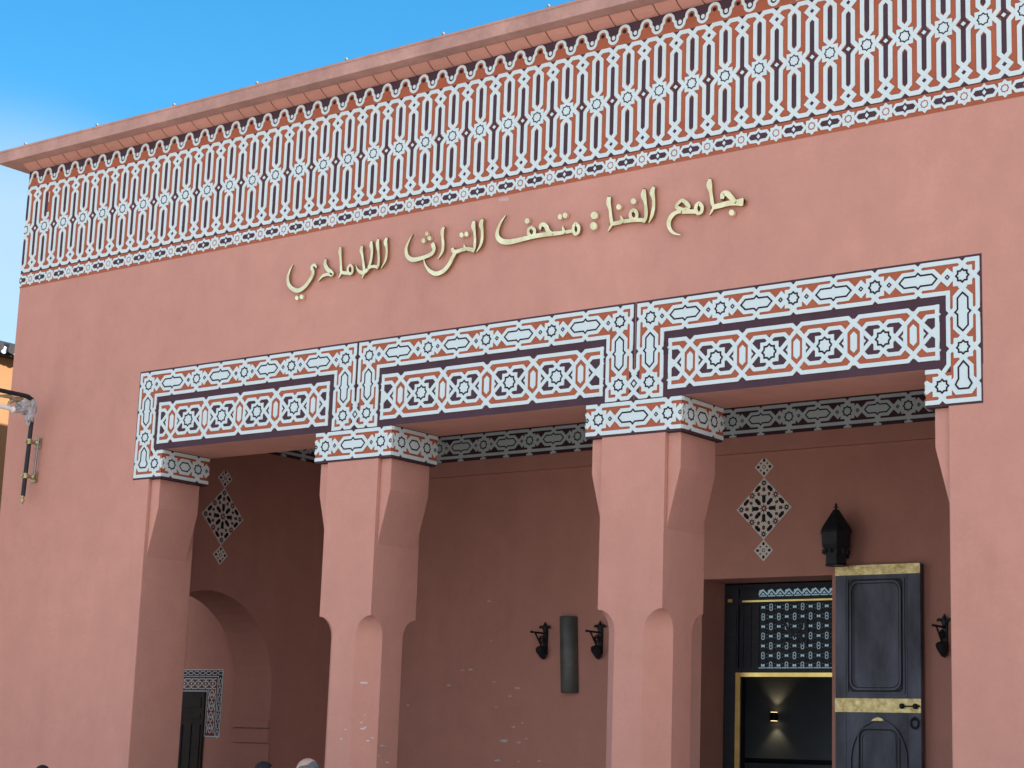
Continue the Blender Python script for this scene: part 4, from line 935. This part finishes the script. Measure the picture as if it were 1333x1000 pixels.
# ================================================================ people (only the tops of their heads reach into view)
def skin_mesh(name, verts, edges, rads, mat_, parent, root=0, sub=2):
    me = bpy.data.meshes.new(name); me.from_pydata(verts, edges, []); me.materials.append(M[mat_])
    o = bpy.data.objects.new(name, me); sc.collection.objects.link(o); o.parent = parent
    sk = o.modifiers.new('skin', 'SKIN'); sk.use_smooth_shade = True
    me.skin_vertices.new() if not me.skin_vertices else None
    for i, r_ in enumerate(rads):
        d = me.skin_vertices[0].data[i]; d.radius = r_ if isinstance(r_, tuple) else (r_, r_); d.use_root = (i == root)
    ss = o.modifiers.new('sub', 'SUBSURF'); ss.levels = sub; ss.render_levels = sub
    return o
def person(x, y, h, rot, label, hair, top, legs, bald=False):
    t = thing('person', label, 'person', (x, y, 0)); t.rotation_euler = (0, 0, R(rot)); k = h / 1.70
    J = {}; V = []; E = []; Rd = []
    def j(n, p, r_, par=None):
        J[n] = len(V); V.append(tuple(a * k for a in p)); Rd.append(tuple(a * k for a in r_) if isinstance(r_, tuple) else r_ * k)
        if par is not None: E.append((J[par], J[n]))
    j('pelvis', (0, 0, .95), .118); j('waist', (0, 0, 1.09), (.130, .10), 'pelvis'); j('hem', (0, 0, .87), .128, 'pelvis'); j('chest', (0, 0, 1.27), (.155, .11), 'waist'); j('neckb', (0, .005, 1.40), (.085, .075), 'chest'); j('neck', (0, -.005, 1.47), .055, 'neckb')
    j('jaw', (0, -.025, 1.535), (.058, .070), 'neck'); j('face', (0, -.01, 1.60), (.073, .092), 'jaw'); j('crown', (0, .005, 1.652), (.064, .082), 'face')
    for s_, n in ((1, 'l'), (-1, 'r')):
        j('sh' + n, (s_ * .175, .005, 1.375), .058, 'neckb'); j('el' + n, (s_ * .225, .02, 1.10), .042, 'sh' + n); j('wr' + n, (s_ * .235, -.03, .85), .028, 'el' + n); j('pa' + n, (s_ * .235, -.045, .775), (.020, .038), 'wr' + n)
        for f, (dy, ln) in enumerate(((-.035, .075), (-.012, .085), (.010, .080), (.030, .062))):
            j('f%d' % f + n, (s_ * .232, -.045 + dy, .735), .0095, 'pa' + n); j('g%d' % f + n, (s_ * .222, -.05 + dy, .735 - ln), .008, 'f%d' % f + n)
        j('th' + n, (s_ * .225, -.085, .79), .010, 'pa' + n); j('ti' + n, (s_ * .215, -.105, .745), .009, 'th' + n)
        j('hip' + n, (s_ * .075, 0, .84), .080, 'pelvis'); j('kn' + n, (s_ * .10, -.01, .48), .058, 'hip' + n); j('an' + n, (s_ * .10, .02, .09), .040, 'kn' + n); j('to' + n, (s_ * .11, -.13, .035), (.042, .028), 'an' + n)
    skin_mesh('body', V, E, Rd, 'skin', t)
    def garment(name, names, grow, mat_):
        idx = {n: i for i, n in enumerate(names)}; vs = [V[J[n]] for n in names]; es = [(idx[a], idx[b]) for a in names for b in names if (J[a], J[b]) in E]
        rd = [tuple(q + grow * k for q in (Rd[J[n]] if isinstance(Rd[J[n]], tuple) else (Rd[J[n]],) * 2)) for n in names]
        return skin_mesh(name, vs, es, rd, mat_, t)
    garment('jacket', ['pelvis', 'hem', 'waist', 'chest', 'neckb', 'shl', 'ell', 'wrl', 'shr', 'elr', 'wrr'], .034, top)
    garment('trousers', ['pelvis', 'waist', 'hipl', 'knl', 'anl', 'hipr', 'knr', 'anr'], .012, legs)
    for s_ in (1, -1):
        m_ = MB(); m_.ball((s_ * .105 * k, -.05 * k, .035 * k), .1 * k, 0, 12, 8, (.48, 1.35, .42)); q = m_.build('shoe', 'black'); q.parent = t
    hd = MB(); seg = 20
    vs = []; rings = 8; z0 = 1.605
    for i in range(rings + 1):
        th = (math.pi * .60) * i / rings
        for q in range(seg):
            g = 2 * math.pi * q / seg; lim = 1.0
            if bald:
                t0 = R(66 - 26 * math.sin(g) + 4 * math.sin(5 * g)); fk_ = min(1, max(0, (math.sin(g) + .62) / .45)); th2 = t0 + max(0.004, (R(122) - t0) * fk_) * i / rings
            else: th2 = th
            front = math.sin(g) < -.55
            if front and not bald: th2 = min(th2, R(58))
            nz = 1 + .015 * math.sin(7 * g + 3 * i) + .01 * math.sin(13 * g)
            vs.append((.083 * math.sin(th2) * math.cos(g) * k * nz, (.0 + .103 * math.sin(th2) * math.sin(g) + .004) * k * nz, (z0 + .105 * math.cos(th2) * nz) * k))
    hd.add(vs, [(i * seg + q, (i + 1) * seg + q, (i + 1) * seg + (q + 1) % seg, i * seg + (q + 1) % seg) for i in range(rings) for q in range(seg)], 0, True)
    o = hd.build('hair', hair); o.parent = t
    if bald:
        m_ = MB(); m_.ball((0, .004 * k, 1.603 * k), .1 * k, 0, 20, 14, (.0805, .100, .1035) if False else (.805, 1.0, 1.035)); o = m_.build('scalp', 'skin'); o.parent = t
    for s_ in (1, -1):
        m_ = MB(); m_.ball((s_ * .031 * k, -.093 * k, 1.60 * k), .012 * k); o = m_.build('eye', 'white_rod'); o.parent = t
        m_ = MB(); m_.ball((s_ * .031 * k, -.103 * k, 1.60 * k), .005 * k); o2 = m_.build('iris', 'black'); o2.parent = o
        m_ = MB(); m_.ball((s_ * .080 * k, .005 * k, 1.585 * k), .03 * k, 0, 10, 8, (.35, .7, 1.05)); o = m_.build('ear', 'skin'); o.parent = t
    m_ = MB(); m_.tube([(0, -.098 * k, 1.605 * k), (0, -.118 * k, 1.57 * k), (0, -.100 * k, 1.555 * k)], [.008 * k, .015 * k, .012 * k], 8); o = m_.build('nose', 'skin'); o.parent = t
    m_ = MB(); m_.ball((0, -.094 * k, 1.53 * k), .022 * k, 0, 10, 6, (1, .35, .28)); o = m_.build('mouth', 'tile_red'); o.parent = t
person(-10.05, -3.34, 1.615, -75, 'balding man with grey hair at the back of his head, standing before the portico', 'hair_grey', 'cloth_grey', 'cloth_blue', True)
person(-12.27, -1.55, 1.565, 150, 'dark haired person standing left of the balding man', 'hair', 'cloth_blue', 'cloth_grey')
person(-14.28, -2.42, 1.46, 190, 'black haired person at the far left, only the top of the head showing', 'hair', 'cloth_brown', 'cloth_blue')
